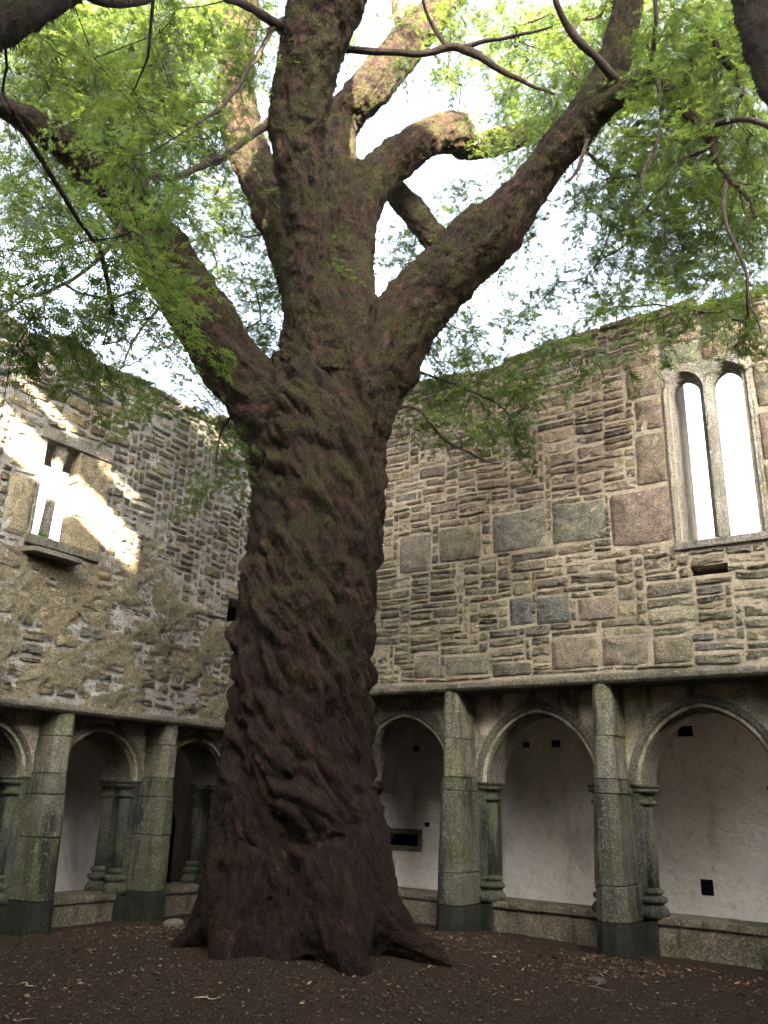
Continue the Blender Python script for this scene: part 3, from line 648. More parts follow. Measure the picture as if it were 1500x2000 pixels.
dr = empty('doorway', Vector((-2.38, -.1, 0)) - LR.location); dr.parent = LR
cv = arch_curve(-.15, .5, .85, .5, 12)
MB(XL).prism([[(-.65, d, 0)] + [(a, d, z) for a, z, _, _ in cv] + [(.35, d, 0)] for d in (2.34, 2.388)]).build('doorway_panel', M_DOOR, dr)  # near-black panel in the round-headed doorway
# paving of the two covered walks
tag(raw('pavement', [(-2.6, .72, .03), (12, .72, .03), (12, 2.6, .03), (-2.6, 2.6, .03)], [(0, 1, 2, 3)], M_FLAG), kind='structure')
tag(raw('pavement', [(-2.6, -12, .034), (-.72, -12, .034), (-.72, .70, .034), (-2.6, .70, .034)], [(0, 1, 2, 3)], M_FLAG), kind='structure')

# ---- the two sides of the garth behind the viewer: plain walls, with an added sun-blocking mass beyond
def blocks(name, parent, cells, m):
    mb = MB(XR)
    for a, b2 in cells: mb.box(a, b2)
    return mb.build(name, m, parent)
CH = empty('sun_blocker', (13, -15.1, 0), 'added unseen grey wall with light gaps and a sun-blocking mass behind the garth wall', 'sun_blocker')  # added and unseen; blocks and shapes the sunlight
y0, y1 = -15.2, -15.0  # gaps in this added wall let sun streaks onto the left range
cells = [((6, y0, 0), (14.7, y1, 9.97)), ((6, y0, 9.97), (7.2, y1, 11.6)), ((11.4, y0, 9.97), (14.7, y1, 11.6)),
         ((7.2, y0, 10.45), (11.4, y1, 10.72)), ((7.2, y0, 10.90), (11.4, y1, 11.12)), ((7.2, y0, 11.26), (11.4, y1, 11.6)),
         ((8.05, y0, 10.72), (8.3, y1, 10.90)), ((9.15, y0, 10.72), (9.6, y1, 10.90)), ((10.5, y0, 10.72), (10.7, y1, 10.90)),
         ((7.2, y0, 11.12), (8.2, y1, 11.26)), ((8.9, y0, 11.12), (9.5, y1, 11.26)), ((10.1, y0, 11.12), (11.4, y1, 11.26)),
         ((6, y0, 11.6), (14.7, y1, 12.25))]
blocks('wall_face', CH, cells, M_MORTAR_R)
blocks('sun_block_mass', CH, [((14.7, -17, 0), (21.5, -15.0, 14.7))], M_MORTAR_R)  # unseen mass added to keep the sun off the right-hand range
blocks('coping', CH, [((5.95, y0 - .06, 12.252), (14.69, y1 + .06, 12.36))], M_LEDGE)
for a, b2 in (((14.6, -15.4, 14.702), (21.6, -14.9, 15.0)), ((14.6, -17.1, 14.702), (21.6, -16.6, 15.0))): blocks('sun_block_rim', CH, [(a, b2)], M_LEDGE)
SR = empty('garth_wall', (11.3, -5.5, 0), 'plain grey rubble wall joining the pointed range at the open side of the garth', 'wall')
blocks('wall_face', SR, [((11.05, -11.04, 0), (11.6, -.05, 6.1))], M_MORTAR_R)
blocks('coping', SR, [((11.0, -11.04, 6.102), (11.65, -.05, 6.22))], M_LEDGE)
NR = empty('garth_wall', (5.5, -11.3, 0), 'plain grey rubble wall in front of the added sun-blocking wall', 'wall')
blocks('wall_face', NR, [((-.6, -11.6, 0), (11.6, -11.05, 6.2))], M_MORTAR_R)
blocks('coping', NR, [((-.6, -11.65, 6.202), (11.65, -11.0, 6.32))], M_LEDGE)

# ------------------------------------------------------------------ the yew: nodes are x, y, z, radius in metres
TRUNK = [
  [(3.256, -3.051, 0.1, 0.662), (3.177, -3.012, 0.343, 0.64), (3.121, -3.032, 0.806, 0.596), (3.08, -3.067, 1.37, 0.588), (3.071, -3.074, 1.967, 0.588), (3.078, -3.068, 2.601, 0.571), (3.099, -3.05, 3.275, 0.571), (3.104, -3.046, 3.99, 0.575), (3.084, -3.063, 4.49, 0.587), (3.067, -3.078, 4.906, 0.514)],
]
LIMBS = [
  [(2.998, -3.163, 4.145, 0.346), (2.751, -3.5, 4.729, 0.307), (2.568, -3.833, 5.111, 0.278), (2.415, -4.161, 5.556, 0.268), (2.261, -4.519, 5.994, 0.238), (2.151, -4.85, 6.313, 0.194), (2.044, -5.413, 6.521, 0.134), (1.908, -5.907, 6.594, 0.1), (1.897, -6.472, 6.498, 0.066)],
  [(3.128, -3.052, 4.231, 0.441), (3.183, -3.176, 4.885, 0.375), (3.244, -3.386, 5.4, 0.285), (3.307, -3.597, 5.91, 0.228), (3.385, -3.796, 6.415, 0.218), (3.409, -3.977, 6.954, 0.246), (3.516, -4.083, 7.338, 0.26), (3.667, -4.147, 7.791, 0.283), (3.87, -4.233, 8.253, 0.324), (4.053, -4.339, 9.025, 0.304), (4.22, -4.46, 10.377, 0.241)],
  [(2.979, -2.89, 5.684, 0.328), (2.577, -2.976, 6.68, 0.267), (2.363, -3.111, 7.228, 0.245), (2.146, -3.259, 7.79, 0.234), (1.92, -3.357, 8.458, 0.223), (1.782, -3.361, 9.271, 0.208), (1.703, -3.3, 10.328, 0.192), (1.626, -3.236, 11.741, 0.17), (1.574, -3.296, 13.616, 0.138)],
  [(3.15, -2.88, 4.809, 0.362), (3.062, -2.63, 5.968, 0.281), (2.889, -2.512, 6.843, 0.236), (2.778, -2.473, 7.581, 0.216), (2.672, -2.495, 8.248, 0.193), (2.648, -2.45, 8.848, 0.21), (2.971, -2.385, 9.184, 0.233), (3.236, -1.948, 10.175, 0.233), (3.503, -1.542, 11.081, 0.217), (3.985, -1.165, 12.144, 0.184), (4.725, -0.732, 13.538, 0.141)],
  [(2.91, -2.495, 6.716, 0.191), (2.903, -2.374, 7.595, 0.239), (3.059, -2.194, 8.107, 0.233), (3.365, -1.982, 8.482, 0.218), (3.552, -1.629, 8.88, 0.201), (3.644, -1.46, 9.014, 0.179)],
  [(3.511, -1.771, 8.744, 0.15), (3.617, -1.475, 8.877, 0.184), (3.633, -1.123, 9.011, 0.164), (3.954, -0.624, 9.374, 0.157), (4.415, -0.209, 9.699, 0.146), (5.055, 0.118, 9.837, 0.132), (5.818, 0.516, 10.22, 0.112), (6.729, 0.754, 10.496, 0.084)],
  [(3.173, -3.015, 4.185, 0.417), (3.36, -2.906, 4.824, 0.38), (3.618, -2.802, 5.318, 0.356), (3.906, -2.704, 5.773, 0.32), (4.311, -2.634, 6.136, 0.294), (4.634, -2.573, 6.388, 0.292), (4.895, -2.557, 6.633, 0.21), (5.181, -2.541, 6.92, 0.185), (5.529, -2.568, 7.194, 0.186), (5.817, -2.577, 7.531, 0.166), (5.989, -2.631, 7.921, 0.143), (6.135, -2.694, 8.377, 0.134), (6.355, -2.744, 9.254, 0.118), (6.762, -2.971, 10.099, 0.093)],
  [(5.71, -2.59, 7.256, 0.106), (5.962, -2.638, 7.252, 0.099), (6.191, -2.68, 7.299, 0.088), (6.313, -2.702, 7.188, 0.065), (6.508, -2.813, 6.631, 0.053), (6.676, -2.884, 6.202, 0.043), (6.716, -2.928, 5.956, 0.039), (6.787, -2.967, 5.73, 0.032), (6.906, -3.051, 5.438, 0.025), (6.947, -3.095, 5.111, 0.019), (6.924, -3.149, 4.798, 0.012)],
  [(3.742, -1.52, 6.82, 0.142), (3.39, -1.493, 7.448, 0.16), (3.051, -1.531, 8.017, 0.166), (2.678, -1.668, 8.593, 0.139)],
  [(2.214, -4.55, 6.075, 0.184), (1.931, -4.551, 6.559, 0.144), (1.567, -4.648, 7.225, 0.135), (1.201, -4.871, 7.87, 0.118), (0.788, -5.233, 8.519, 0.099), (0.345, -5.766, 9.182, 0.074)],
  [(4.127, -4.407, 9.685, 0.213), (4.207, -5.45, 8.436, 0.159), (4.565, -6.457, 6.346, 0.116), (5.007, -7.081, 4.722, 0.082), (5.165, -7.322, 4.148, 0.075), (5.213, -7.459, 3.884, 0.076), (5.294, -7.663, 3.505, 0.064)],
  [(6.355, -2.744, 9.254, 0.108), (6.952, -3.751, 8.284, 0.108), (7.241, -4.722, 6.273, 0.087), (7.3, -5.118, 5.251, 0.082), (7.33, -5.266, 4.725, 0.08), (7.365, -5.363, 4.321, 0.069), (7.408, -5.46, 3.948, 0.057), (7.466, -5.506, 3.614, 0.044)],
]
BRANCHES = [
  [(3.202, -4.039, 7.335, 0.062), (3.213, -4.314, 6.892, 0.034), (3.161, -4.594, 6.491, 0.03), (3.13, -4.866, 6.121, 0.027), (3.071, -5.105, 5.899, 0.028), (3.002, -5.2, 5.897, 0.024), (2.866, -5.31, 5.726, 0.016), (2.678, -5.514, 5.549, 0.01)],
  [(3.002, -5.2, 5.897, 0.026), (3.042, -5.318, 5.547, 0.021), (3.076, -5.446, 5.22, 0.019), (3.089, -5.609, 4.811, 0.016), (3.085, -5.808, 4.552, 0.012), (3.078, -6.023, 4.297, 0.008), (3.073, -6.251, 4.047, 0.005)],
  [(3.403, -4.262, 8.029, 0.057), (3.497, -4.596, 7.829, 0.04), (3.57, -4.962, 7.547, 0.034), (3.666, -5.316, 7.28, 0.028)],
  [(3.397, -4.268, 8.152, 0.038), (3.449, -4.501, 7.743, 0.025), (3.461, -4.635, 7.349, 0.022), (3.468, -4.851, 6.768, 0.019), (3.428, -4.975, 6.466, 0.016), (3.417, -5.147, 6.192, 0.01), (3.333, -5.256, 6.027, 0.006)],
  [(4.821, -6.614, 5.142, 0.01), (4.744, -6.549, 5.084, 0.009), (4.659, -6.497, 4.961, 0.008), (4.552, -6.478, 4.92, 0.005), (4.452, -6.447, 4.881, 0.004)],
  [(3.603, -3.803, 8.137, 0.049), (3.855, -3.725, 8.008, 0.034), (4.144, -3.631, 7.915, 0.031), (4.446, -3.486, 7.886, 0.031), (4.646, -3.364, 7.929, 0.035), (4.81, -3.272, 7.836, 0.04), (4.95, -3.142, 7.707, 0.033), (5.112, -2.953, 7.601, 0.021), (5.401, -2.83, 7.368, 0.012)],
  [(4.728, -3.317, 7.892, 0.024), (4.999, -3.229, 7.932, 0.019), (5.248, -3.111, 7.921, 0.016), (5.501, -3.005, 7.957, 0.009)],
  [(4.606, -3.388, 7.943, 0.021), (4.53, -3.492, 8.095, 0.019), (4.522, -3.616, 8.198, 0.014), (4.514, -3.74, 8.391, 0.009)],
  [(5.956, -2.64, 7.369, 0.045), (5.894, -2.867, 7.406, 0.04), (5.808, -3.106, 7.496, 0.037), (5.729, -3.293, 7.596, 0.032), (5.732, -3.452, 7.693, 0.028), (5.741, -3.556, 7.925, 0.026)],
  [(6.242, -2.719, 7.224, 0.026), (6.297, -2.86, 7.345, 0.024), (6.388, -3.044, 7.449, 0.019), (6.441, -3.134, 7.659, 0.017)],
  [(6.303, -2.756, 7.13, 0.019), (6.32, -2.854, 6.792, 0.017), (6.314, -2.959, 6.451, 0.016), (6.254, -3.025, 6.178, 0.014), (6.217, -3.086, 5.954, 0.012), (6.209, -3.089, 5.718, 0.008)],
  [(6.678, -2.883, 6.349, 0.028), (6.854, -2.957, 6.233, 0.023), (7.032, -3.035, 6.068, 0.02), (7.289, -3.112, 5.829, 0.016)],
  [(6.682, -2.903, 6.135, 0.02), (6.531, -2.911, 6.13, 0.018), (6.405, -2.886, 6.111, 0.016), (6.307, -2.858, 5.98, 0.014), (6.18, -2.786, 5.939, 0.012), (6.009, -2.729, 5.853, 0.008)],
  [(6.77, -2.969, 5.736, 0.017), (6.724, -3.028, 5.488, 0.015), (6.749, -3.074, 5.27, 0.015), (6.817, -3.114, 5.004, 0.012), (6.849, -3.16, 4.739, 0.01), (6.848, -3.261, 4.465, 0.007), (6.875, -3.308, 4.241, 0.005)],
  [(5.609, -2.54, 7.088, 0.021), (5.52, -2.677, 6.603, 0.016), (5.414, -2.717, 6.514, 0.011)],
  [(3.594, -2.673, 4.784, 0.019), (3.737, -2.456, 4.865, 0.015), (3.892, -2.242, 4.621, 0.012), (4.094, -2.01, 4.478, 0.01), (4.305, -1.843, 4.414, 0.007)],
  [(3.464, -2.642, 5.375, 0.022), (3.58, -2.32, 5.38, 0.018), (3.786, -2.072, 5.322, 0.013), (4.046, -1.809, 5.198, 0.01), (4.313, -1.672, 5.019, 0.008)],
  [(2.516, -3.523, 4.753, 0.019), (2.397, -3.576, 4.553, 0.012), (2.365, -3.61, 4.293, 0.009), (2.365, -3.61, 4.044, 0.007)],
  [(2.278, -4.25, 5.688, 0.019), (2.232, -4.391, 5.309, 0.011), (2.192, -4.529, 4.947, 0.009), (2.202, -4.6, 4.665, 0.006)],
  [(5.062, -7.191, 4.536, 0.027), (5.095, -7.127, 4.453, 0.025), (5.097, -7.022, 4.501, 0.024), (5.106, -6.91, 4.61, 0.022), (5.106, -6.818, 4.761, 0.021), (5.025, -6.669, 5.183, 0.02)],
  [(5.178, -7.414, 3.872, 0.005), (5.105, -7.332, 3.845, 0.005), (5.018, -7.281, 3.815, 0.004), (4.945, -7.203, 3.821, 0.002)],
  [(3.211, -1.965, 10.133, 0.057), (3.174, -2.112, 10.346, 0.05), (3.194, -2.22, 10.601, 0.044), (3.283, -2.28, 10.986, 0.038)],
]
ROOTS = [
  [(2.907, -3.352, 1.322, 0.3), (2.876, -3.518, 0.847, 0.211), (2.835, -3.628, 0.572, 0.168), (2.718, -3.674, 0.43, 0.112), (2.586, -3.74, 0.349, 0.063)],
  [(3.104, -3.51, 0.826, 0.226), (3.125, -3.696, 0.504, 0.173), (3.186, -3.845, 0.308, 0.139), (3.191, -3.909, 0.203, 0.068)],
  [(3.43, -3.36, 0.67, 0.203), (3.458, -3.533, 0.392, 0.16), (3.491, -3.635, 0.235, 0.086)],
  [(3.568, -3.25, 0.845, 0.224), (3.813, -3.378, 0.541, 0.194), (3.994, -3.493, 0.359, 0.142), (4.102, -3.538, 0.267, 0.073)],
  [(3.557, -2.945, 1.194, 0.217), (3.738, -2.938, 0.771, 0.19), (3.909, -2.942, 0.545, 0.156), (4.077, -2.891, 0.424, 0.12), (4.243, -2.847, 0.365, 0.083), (4.336, -2.792, 0.337, 0.043)],
  [(3.293, -2.643, 0.99, 0.29), (3.391, -2.326, 0.56, 0.188), (3.405, -2.076, 0.388, 0.106)],
  [(2.717, -2.984, 0.969, 0.292), (2.385, -2.881, 0.516, 0.212), (2.163, -2.816, 0.375, 0.108)],
]
CLUMPS = [
  (0.42, -4.95, 9.32), (2.58, -6.17, 6.9), (1.57, -5.53, 8.3), (1.58, -5.38, 8.48), (0.76, -4.82, 9.3), (2.02, -5.67, 7.71),
  (0.43, -4.69, 9.85), (1, -4.84, 9.05), (0.51, -4.59, 9.61), (1.91, -5.22, 8.33), (2.19, -5.34, 8.02), (0.94, -4.42, 9.73),
  (1.09, -4.58, 9.49), (0.98, -4.6, 9.29), (1.38, -4.57, 9.14), (0.75, -4.22, 10.17), (2.64, -5.32, 7.62), (2.3, -4.8, 8.42),
  (3.71, -5.69, 6.58), (1.59, -4.15, 9.68), (3.22, -5.32, 7.37), (1.17, -3.7, 10.36), (1.34, -3.66, 9.97), (1.22, -3.48, 10.41),
  (0.99, -3.44, 10.47), (0.88, -2.85, 11.48), (2.96, -4.79, 7.94), (1.44, -3.36, 10.56), (0.73, -2.74, 11.55), (1.21, -2.65, 11.27),
  (1.58, -3.2, 10.56), (3.15, -4.57, 7.96), (1.24, -2.53, 11.53), (3.31, -2.26, 10.17), (2.98, -1.41, 11.34), (3.41, -1.45, 10.82),
  (4.04, -2.09, 9.95), (3.63, -0.9, 11.43), (4.14, -1.07, 10.99), (4.4, -1.67, 10.04), (4.32, -0.62, 11.16), (5.08, -1.97, 9.42),
  (4.95, -1.39, 9.91), (5.37, -1.85, 9.27), (5.09, -0.96, 10.39), (5.34, -0.93, 10.17), (5.64, -1.79, 9.42), (5.53, -1.71, 9.35),
  (5.71, -1.15, 10), (5.78, -1.8, 9.3), (5.77, -1.69, 9.38), (6, -1.42, 9.43), (5.85, -0.58, 10.41), (5.89, -1.49, 9.42),
  (6.29, -2.06, 8.46), (6.45, -2.85, 7.65), (6.28, -1.45, 9.23), (6.48, -0.73, 9.78), (6.74, -2.66, 7.73), (6.35, -0.33, 10.21),
  (6.65, -0.47, 9.95), (6.64, -1.43, 9.1), (6.76, -1.23, 9.21), (7.04, -2.37, 7.8), (6.96, -1.93, 8.11), (0.25, -5.06, 9.08),
  (0.19, -5.16, 9.08), (1.69, -5.84, 7.57), (2.43, -5.99, 6.96), (0.33, -5.08, 9.03), (1.74, -5.58, 7.79), (0.96, -5.05, 8.65),
  (0.8, -4.88, 8.86), (1.55, -5.35, 8.03), (1.18, -4.87, 8.78), (0.58, -4.66, 9.38), (0.92, -4.59, 9.13), (1.11, -4.83, 8.78),
  (0.94, -4.3, 9.45), (1.85, -4.87, 8.25), (1.53, -4.68, 8.54), (1.45, -4.44, 9.02), (1.11, -4.14, 9.62), (1.28, -4.23, 9.21),
  (2.37, -4.89, 7.82), (3, -5.28, 7.18), (3.54, -5.68, 6.56), (1.55, -4.16, 9.19), (2.49, -4.7, 8.12), (3.14, -5.04, 7.29),
  (0.92, -3.41, 10.33), (0.83, -3.15, 10.61), (3.08, -4.72, 7.7), (1.34, -3.29, 10.21), (1.39, -3.27, 10.09), (3.19, -4.5, 7.94),
  (1.55, -3.27, 9.94), (1.63, -2.85, 10.19), (2.52, -1.97, 10.43), (2.8, -1.81, 10.41), (3.96, -2.18, 9.61), (4.06, -1.75, 9.96),
  (3.65, -1.31, 10.42), (4.15, -1.38, 10.05), (4.66, -1.68, 9.51), (4.69, -2.06, 9.39), (4.76, -0.88, 10.29), (4.41, -0.76, 10.63),
  (4.89, -1.44, 9.72), (5.1, -1.54, 9.59), (5.29, -1.92, 8.85), (5.26, -1.91, 9.09), (5.57, -2.07, 8.68), (5.25, -0.37, 10.53),
  (5.43, -1.24, 9.48), (5.64, -1.53, 9.08), (5.84, -1.73, 8.75), (5.97, -1.86, 8.72), (6.11, -2.13, 8.14), (6.16, -2.36, 8.05),
  (6.49, -2.41, 7.89), (6.23, -1.26, 8.87), (6.54, -3.09, 6.99), (6.78, -2.94, 7.14), (6.5, -1.59, 8.39), (6.7, -2.87, 7.34),
  (6.41, -0.38, 9.75), (6.73, -1.91, 8.25), (6.68, -1.89, 8.24), (6.89, -2.94, 7.16), (6.84, -1.57, 8.47), (7.02, -2.12, 7.86),
  (6.73, -0.38, 9.54), (1.01, -5.4, 8.09), (0.84, -5.39, 8.09), (1.17, -5.47, 7.72), (1.82, -5.7, 7.37), (1.81, -5.55, 7.31),
  (1.22, -5.45, 7.92), (1.97, -5.56, 7.42), (1.89, -5.52, 7.45), (1.14, -5.07, 8.28), (1.17, -4.95, 8.27), (2.76, -5.63, 6.74),
  (3.1, -5.87, 6.42), (1.7, -5.21, 7.91), (0.94, -4.62, 8.82), (1.64, -4.95, 8.19), (1.96, -4.88, 7.77), (2.26, -5.2, 7.5),
  (2.15, -5.08, 7.53), (0.87, -4.1, 9.17), (0.99, -4, 9.42), (1.18, -4.22, 8.99), (3.1, -5.38, 6.79), (1.06, -3.69, 9.54),
  (1.09, -3.97, 9.21), (2.19, -4.65, 8.08), (2.15, -4.57, 8.13), (2.78, -4.81, 7.36), (0.68, -3.1, 10.3), (1.29, -3.64, 9.61),
  (0.74, -3.09, 10.07), (0.93, -2.85, 10.19), (1.03, -3.1, 10.27), (1.48, -3.52, 9.46), (3.27, -4.64, 7.38), (3.24, -4.41, 7.5),
  (3.81, -2.66, 8.99), (3.42, -1.28, 10.2), (3.8, -1.06, 10.37), (3.81, -0.46, 10.73), (3.97, -0.68, 10.44), (4.57, -1.46, 9.58),
  (4.31, -0.63, 10.48), (4.87, -1.6, 9.36), (4.44, -0.73, 10.14), (5, -1.55, 9.09), (5, -0.89, 9.71), (5.23, -1.82, 8.63),
  (4.96, -1.09, 9.67), (5.1, -0.75, 9.74), (5.25, -1.11, 9.56), (5.74, -1.25, 8.89), (5.38, -0.39, 9.94), (5.65, -0.44, 9.71),
  (5.98, -1.79, 8.51), (6.26, -2.63, 7.41), (6.17, -1.15, 8.77), (6.33, -1.72, 8.35), (6.43, -2.19, 7.59), (6.1, -0.46, 9.42),
  (6.53, -1.71, 8), (6.58, -2.64, 7.32), (6.34, -1.33, 8.67), (6.27, -0.99, 8.81), (6.61, -0.39, 9.17), (6.63, -0.26, 9.3),
  (6.82, -2.87, 7), (6.84, -1.07, 8.51), (7.01, -1.86, 7.81), (1.27, -5.59, 7.5), (1.4, -5.68, 7.16), (0.45, -4.91, 8.47),
  (0.82, -5.12, 8.1), (1.47, -5.34, 7.46), (1.7, -5.31, 7.52), (1.95, -5.41, 7.28), (1.46, -5.15, 7.5), (1.81, -5.06, 7.58),
  (2.11, -5.3, 7.2), (2.22, -5, 7.38), (1.47, -4.68, 7.9), (1.55, -4.82, 7.92), (1.3, -4.49, 8.16), (0.97, -4.16, 8.67),
  (0.9, -3.85, 8.92), (1.23, -4.1, 8.54), (3.45, -5.68, 5.98), (1.48, -4.12, 8.53), (2.37, -4.81, 7.54), (3.56, -5.56, 6.04),
  (3.13, -5.34, 6.48), (3.18, -5.09, 6.64), (1.49, -3.83, 8.79), (0.94, -3.33, 9.39), (1.07, -2.95, 9.92), (1.06, -3.06, 9.71),
  (1.27, -2.88, 9.67), (2.93, -2.15, 9.44), (3.76, -1.91, 9.33), (3.83, -1.71, 9.36), (4.26, -1.29, 9.46), (3.8, -0.49, 10.16),
  (4.16, -0.78, 10.04), (4.24, -1.15, 9.56), (4.92, -1.77, 8.49), (5.07, -2.03, 8.21), (4.72, -1.3, 9.15), (5.33, -2.04, 8.32),
  (4.73, -0.48, 9.99), (4.82, -0.81, 9.59), (5.19, -1.01, 9.02), (5.45, -1.68, 8.37), (5.49, -0.38, 9.53), (5.75, -1.97, 8.11),
  (6.34, -3.03, 6.89), (5.84, -0.68, 9.06), (6.14, -1.06, 8.7), (6.42, -2.48, 7.16), (6.58, -2.92, 6.83), (6.4, -1.78, 7.94),
  (6.37, -1.02, 8.34), (6.17, -0.69, 8.81), (6.81, -2.19, 7.29), (6.55, -1.59, 7.8), (6.89, -2.6, 6.84), (6.43, -0.35, 9.1),
  (6.95, -2.81, 6.65), (6.82, -1.16, 8.06), (6.83, -1.62, 7.81), (0.38, -5.13, 7.93), (1.4, -5.39, 7.29), (0.98, -5.03, 7.77),
  (1.92, -5.44, 6.79), (2.06, -5.4, 6.73), (0.97, -4.73, 7.99), (2.1, -5.27, 6.96), (2.67, -5.63, 6.4), (1.58, -4.83, 7.54),
  (2.1, -5.11, 7.02), (1.42, -4.66, 7.68), (1.58, -4.76, 7.45), (2.12, -4.72, 7.21), (1.45, -4.27, 7.92), (3.19, -5.39, 6.28),
  (3.17, -5.56, 6.22), (2.18, -4.39, 7.56), (1.43, -3.9, 8.47), (1.5, -4, 8.39), (2.39, -4.48, 7.25), (1.34, -3.7, 8.61),
  (1.77, -4, 8.05), (3.28, -4.88, 6.73), (1.12, -2.9, 9.42), (1.6, -2.86, 8.97), (3.95, -0.65, 9.78), (3.89, -0.72, 9.72),
  (4.49, -1.52, 8.63), (4.36, -0.97, 9.18), (4.59, -0.89, 9.37), (5.18, -2.18, 7.7), (5.07, -2.07, 7.96), (5.33, -1.73, 7.98),
  (5.21, -1.48, 8.31), (5.24, -1.69, 8.27), (5.21, -0.76, 8.92), (5.43, -1.57, 8.21), (5.4, -0.68, 8.89), (6.2, -2.42, 7.21),
  (6.36, -2.98, 6.62), (5.88, -1.83, 7.65), (6.21, -1.77, 7.51), (6.05, -0.86, 8.6), (6.08, -0.74, 8.48), (6.41, -1.32, 7.76),
  (6.05, -0.29, 8.76), (6.46, -2.12, 7.31), (6.75, -2.43, 6.89), (6.64, -2.21, 7.04), (6.83, -2.57, 6.65), (6.66, -1.07, 7.81),
  (6.87, -1.86, 7.2), (6.66, -0.84, 8.14), (6.83, -1.06, 7.74), (6.77, -0.39, 8.31), (0.45, -5.06, 7.56), (1.43, -5.47, 6.83),
  (1.06, -5.02, 7.38), (0.67, -4.49, 7.84), (2, -5.48, 6.62), (0.82, -4.68, 7.65), (1.25, -4.95, 7.18), (1.34, -4.79, 7.29),
  (2.06, -5.23, 6.64), (0.86, -4.4, 7.95), (1.49, -4.61, 7.39), (1.58, -4.74, 7.3), (1.36, -4.26, 7.8), (1.94, -4.67, 7.24),
  (1.96, -4.49, 7.37), (1.47, -4.09, 7.92), (3.46, -5.44, 5.92), (3.75, -5.59, 5.57), (2.99, -4.88, 6.55), (2.97, -4.84, 6.53),
  (1.1, -3.33, 8.58), (3.19, -4.82, 6.45), (1.47, -2.82, 8.81), (3.99, -1.61, 8.71), (4.11, -1.42, 8.55), (4.35, -0.87, 8.88),
  (4.69, -1.19, 8.58), (4.78, -1.68, 7.96), (5.21, -1.47, 7.88), (5.29, -0.73, 8.7), (5.71, -1.74, 7.64), (5.57, -1.33, 7.82),
  (5.92, -1.43, 7.73), (6.29, -3.07, 6.31), (6.21, -2.46, 6.72), (5.96, -0.56, 8.36), (6.35, -2.15, 6.99), (5.96, -0.47, 8.56),
  (6.4, -1.59, 7.42), (6.04, -0.29, 8.64), (6.5, -1.78, 7.23), (6.49, -2.56, 6.65), (6.78, -2.88, 6.22), (6.41, -0.95, 7.67),
  (6.97, -2.3, 6.44), (6.93, -2.86, 6.15), (6.76, -1.63, 7.07), (1.36, -5.37, 6.52), (1.4, -5.34, 6.76), (1.54, -5.29, 6.66),
  (1.03, -4.85, 7.26), (0.73, -4.38, 7.58), (1.02, -4.61, 7.33), (1.14, -4.56, 7.22), (1.31, -4.81, 7.17), (1.55, -4.5, 7.24),
  (1.43, -4.4, 7.38), (1.62, -4.57, 7.16), (1.66, -4.6, 7.02), (3.65, -5.8, 5.32), (2.05, -4.63, 6.92), (3.59, -5.76, 5.31),
  (2.27, -4.45, 6.85), (2.18, -4.48, 6.79), (1.57, -3.99, 7.56), (2.82, -4.66, 6.46), (0.91, -3.11, 8.69), (1.17, -2.89, 8.61),
  (3.94, -0.98, 8.65), (4.55, -1.62, 7.75), (5.56, -1.96, 7.03), (5.32, -1.13, 7.84), (5.63, -1.15, 7.85), (5.31, -0.31, 8.44),
  (5.82, -1.93, 6.97), (5.85, -1.02, 7.58), (5.88, -1.68, 7.14), (5.72, -0.73, 7.96), (6.27, -1.71, 7.02), (6.47, -2.98, 5.97),
  (6.27, -1.69, 7.09), (6.43, -2.31, 6.38), (6.47, -2.41, 6.32), (6.21, -0.53, 7.9), (6.62, -2.03, 6.68), (6.67, -2.65, 6.23),
  (6.34, -0.37, 7.88), (6.71, -1.24, 7.22), (6.8, -1.53, 7.01), (6.66, -0.79, 7.63), (0.51, -4.98, 6.93), (0.47, -4.97, 6.89),
  (0.3, -4.91, 7.31), (3.25, -6.16, 4.87), (0.61, -4.49, 7.32), (0.51, -4.48, 7.49), (1.43, -4.7, 6.75), (1.7, -4.92, 6.66),
  (0.99, -4.21, 7.34), (0.95, -4.15, 7.54), (2.31, -5, 6.25), (1.89, -4.34, 6.8), (2.17, -4.57, 6.53), (1.74, -4.48, 6.8),
  (3.72, -5.47, 5.23), (1.34, -3.6, 7.48), (1.18, -3.7, 7.45), (1.87, -3.7, 7.23), (1.26, -2.91, 7.97), (1.54, -3.41, 7.7),
  (1.73, -3.13, 7.76), (1.05, -2.5, 8.54), (2.42, -3.2, 7.27), (4.17, -2.1, 7.49), (3.58, -0.6, 8.53), (5.29, -1.88, 7.05),
  (5.4, -1.27, 7.58), (5.27, -1.51, 7.27), (5.45, -1.17, 7.44), (5.51, -1.21, 7.36), (5.47, -0.59, 7.89), (5.74, -0.95, 7.47),
  (6.04, -1.99, 6.72), (5.59, -0.76, 7.86), (6.41, -3.07, 5.82), (6.22, -1.89, 6.67), (6.05, -1.14, 7.1), (6.43, -1.42, 6.95),
  (6.19, -0.56, 7.65), (6.57, -2.7, 5.85), (6.41, -0.96, 7.15), (6.61, -2.13, 6.35), (6.67, -1.7, 6.51), (6.96, -2.82, 5.7),
  (6.65, -1.33, 6.8), (6.75, -0.58, 7.27), (0.42, -4.81, 6.83), (1.16, -4.95, 6.43), (1.05, -4.78, 6.52), (1.24, -4.77, 6.6),
  (3.28, -5.93, 4.89), (1.99, -4.72, 6.21), (2.14, -4.82, 6.15), (1.6, -4.54, 6.48), (1.42, -4.16, 6.91), (4.35, -6.17, 4.22),
  (3.35, -5.17, 5.45), (0.9, -2.57, 8.09), (1.4, -2.74, 7.95), (1.99, -3.37, 7.03), (1.66, -2.32, 7.99), (1.96, -2.89, 7.57),
  (1.58, -2.11, 8), (2.75, -1.01, 8.35), (3.2, -1.15, 8.23), (3.63, -1.37, 7.83), (4.66, -1.84, 6.98), (4.98, -1.05, 7.4),
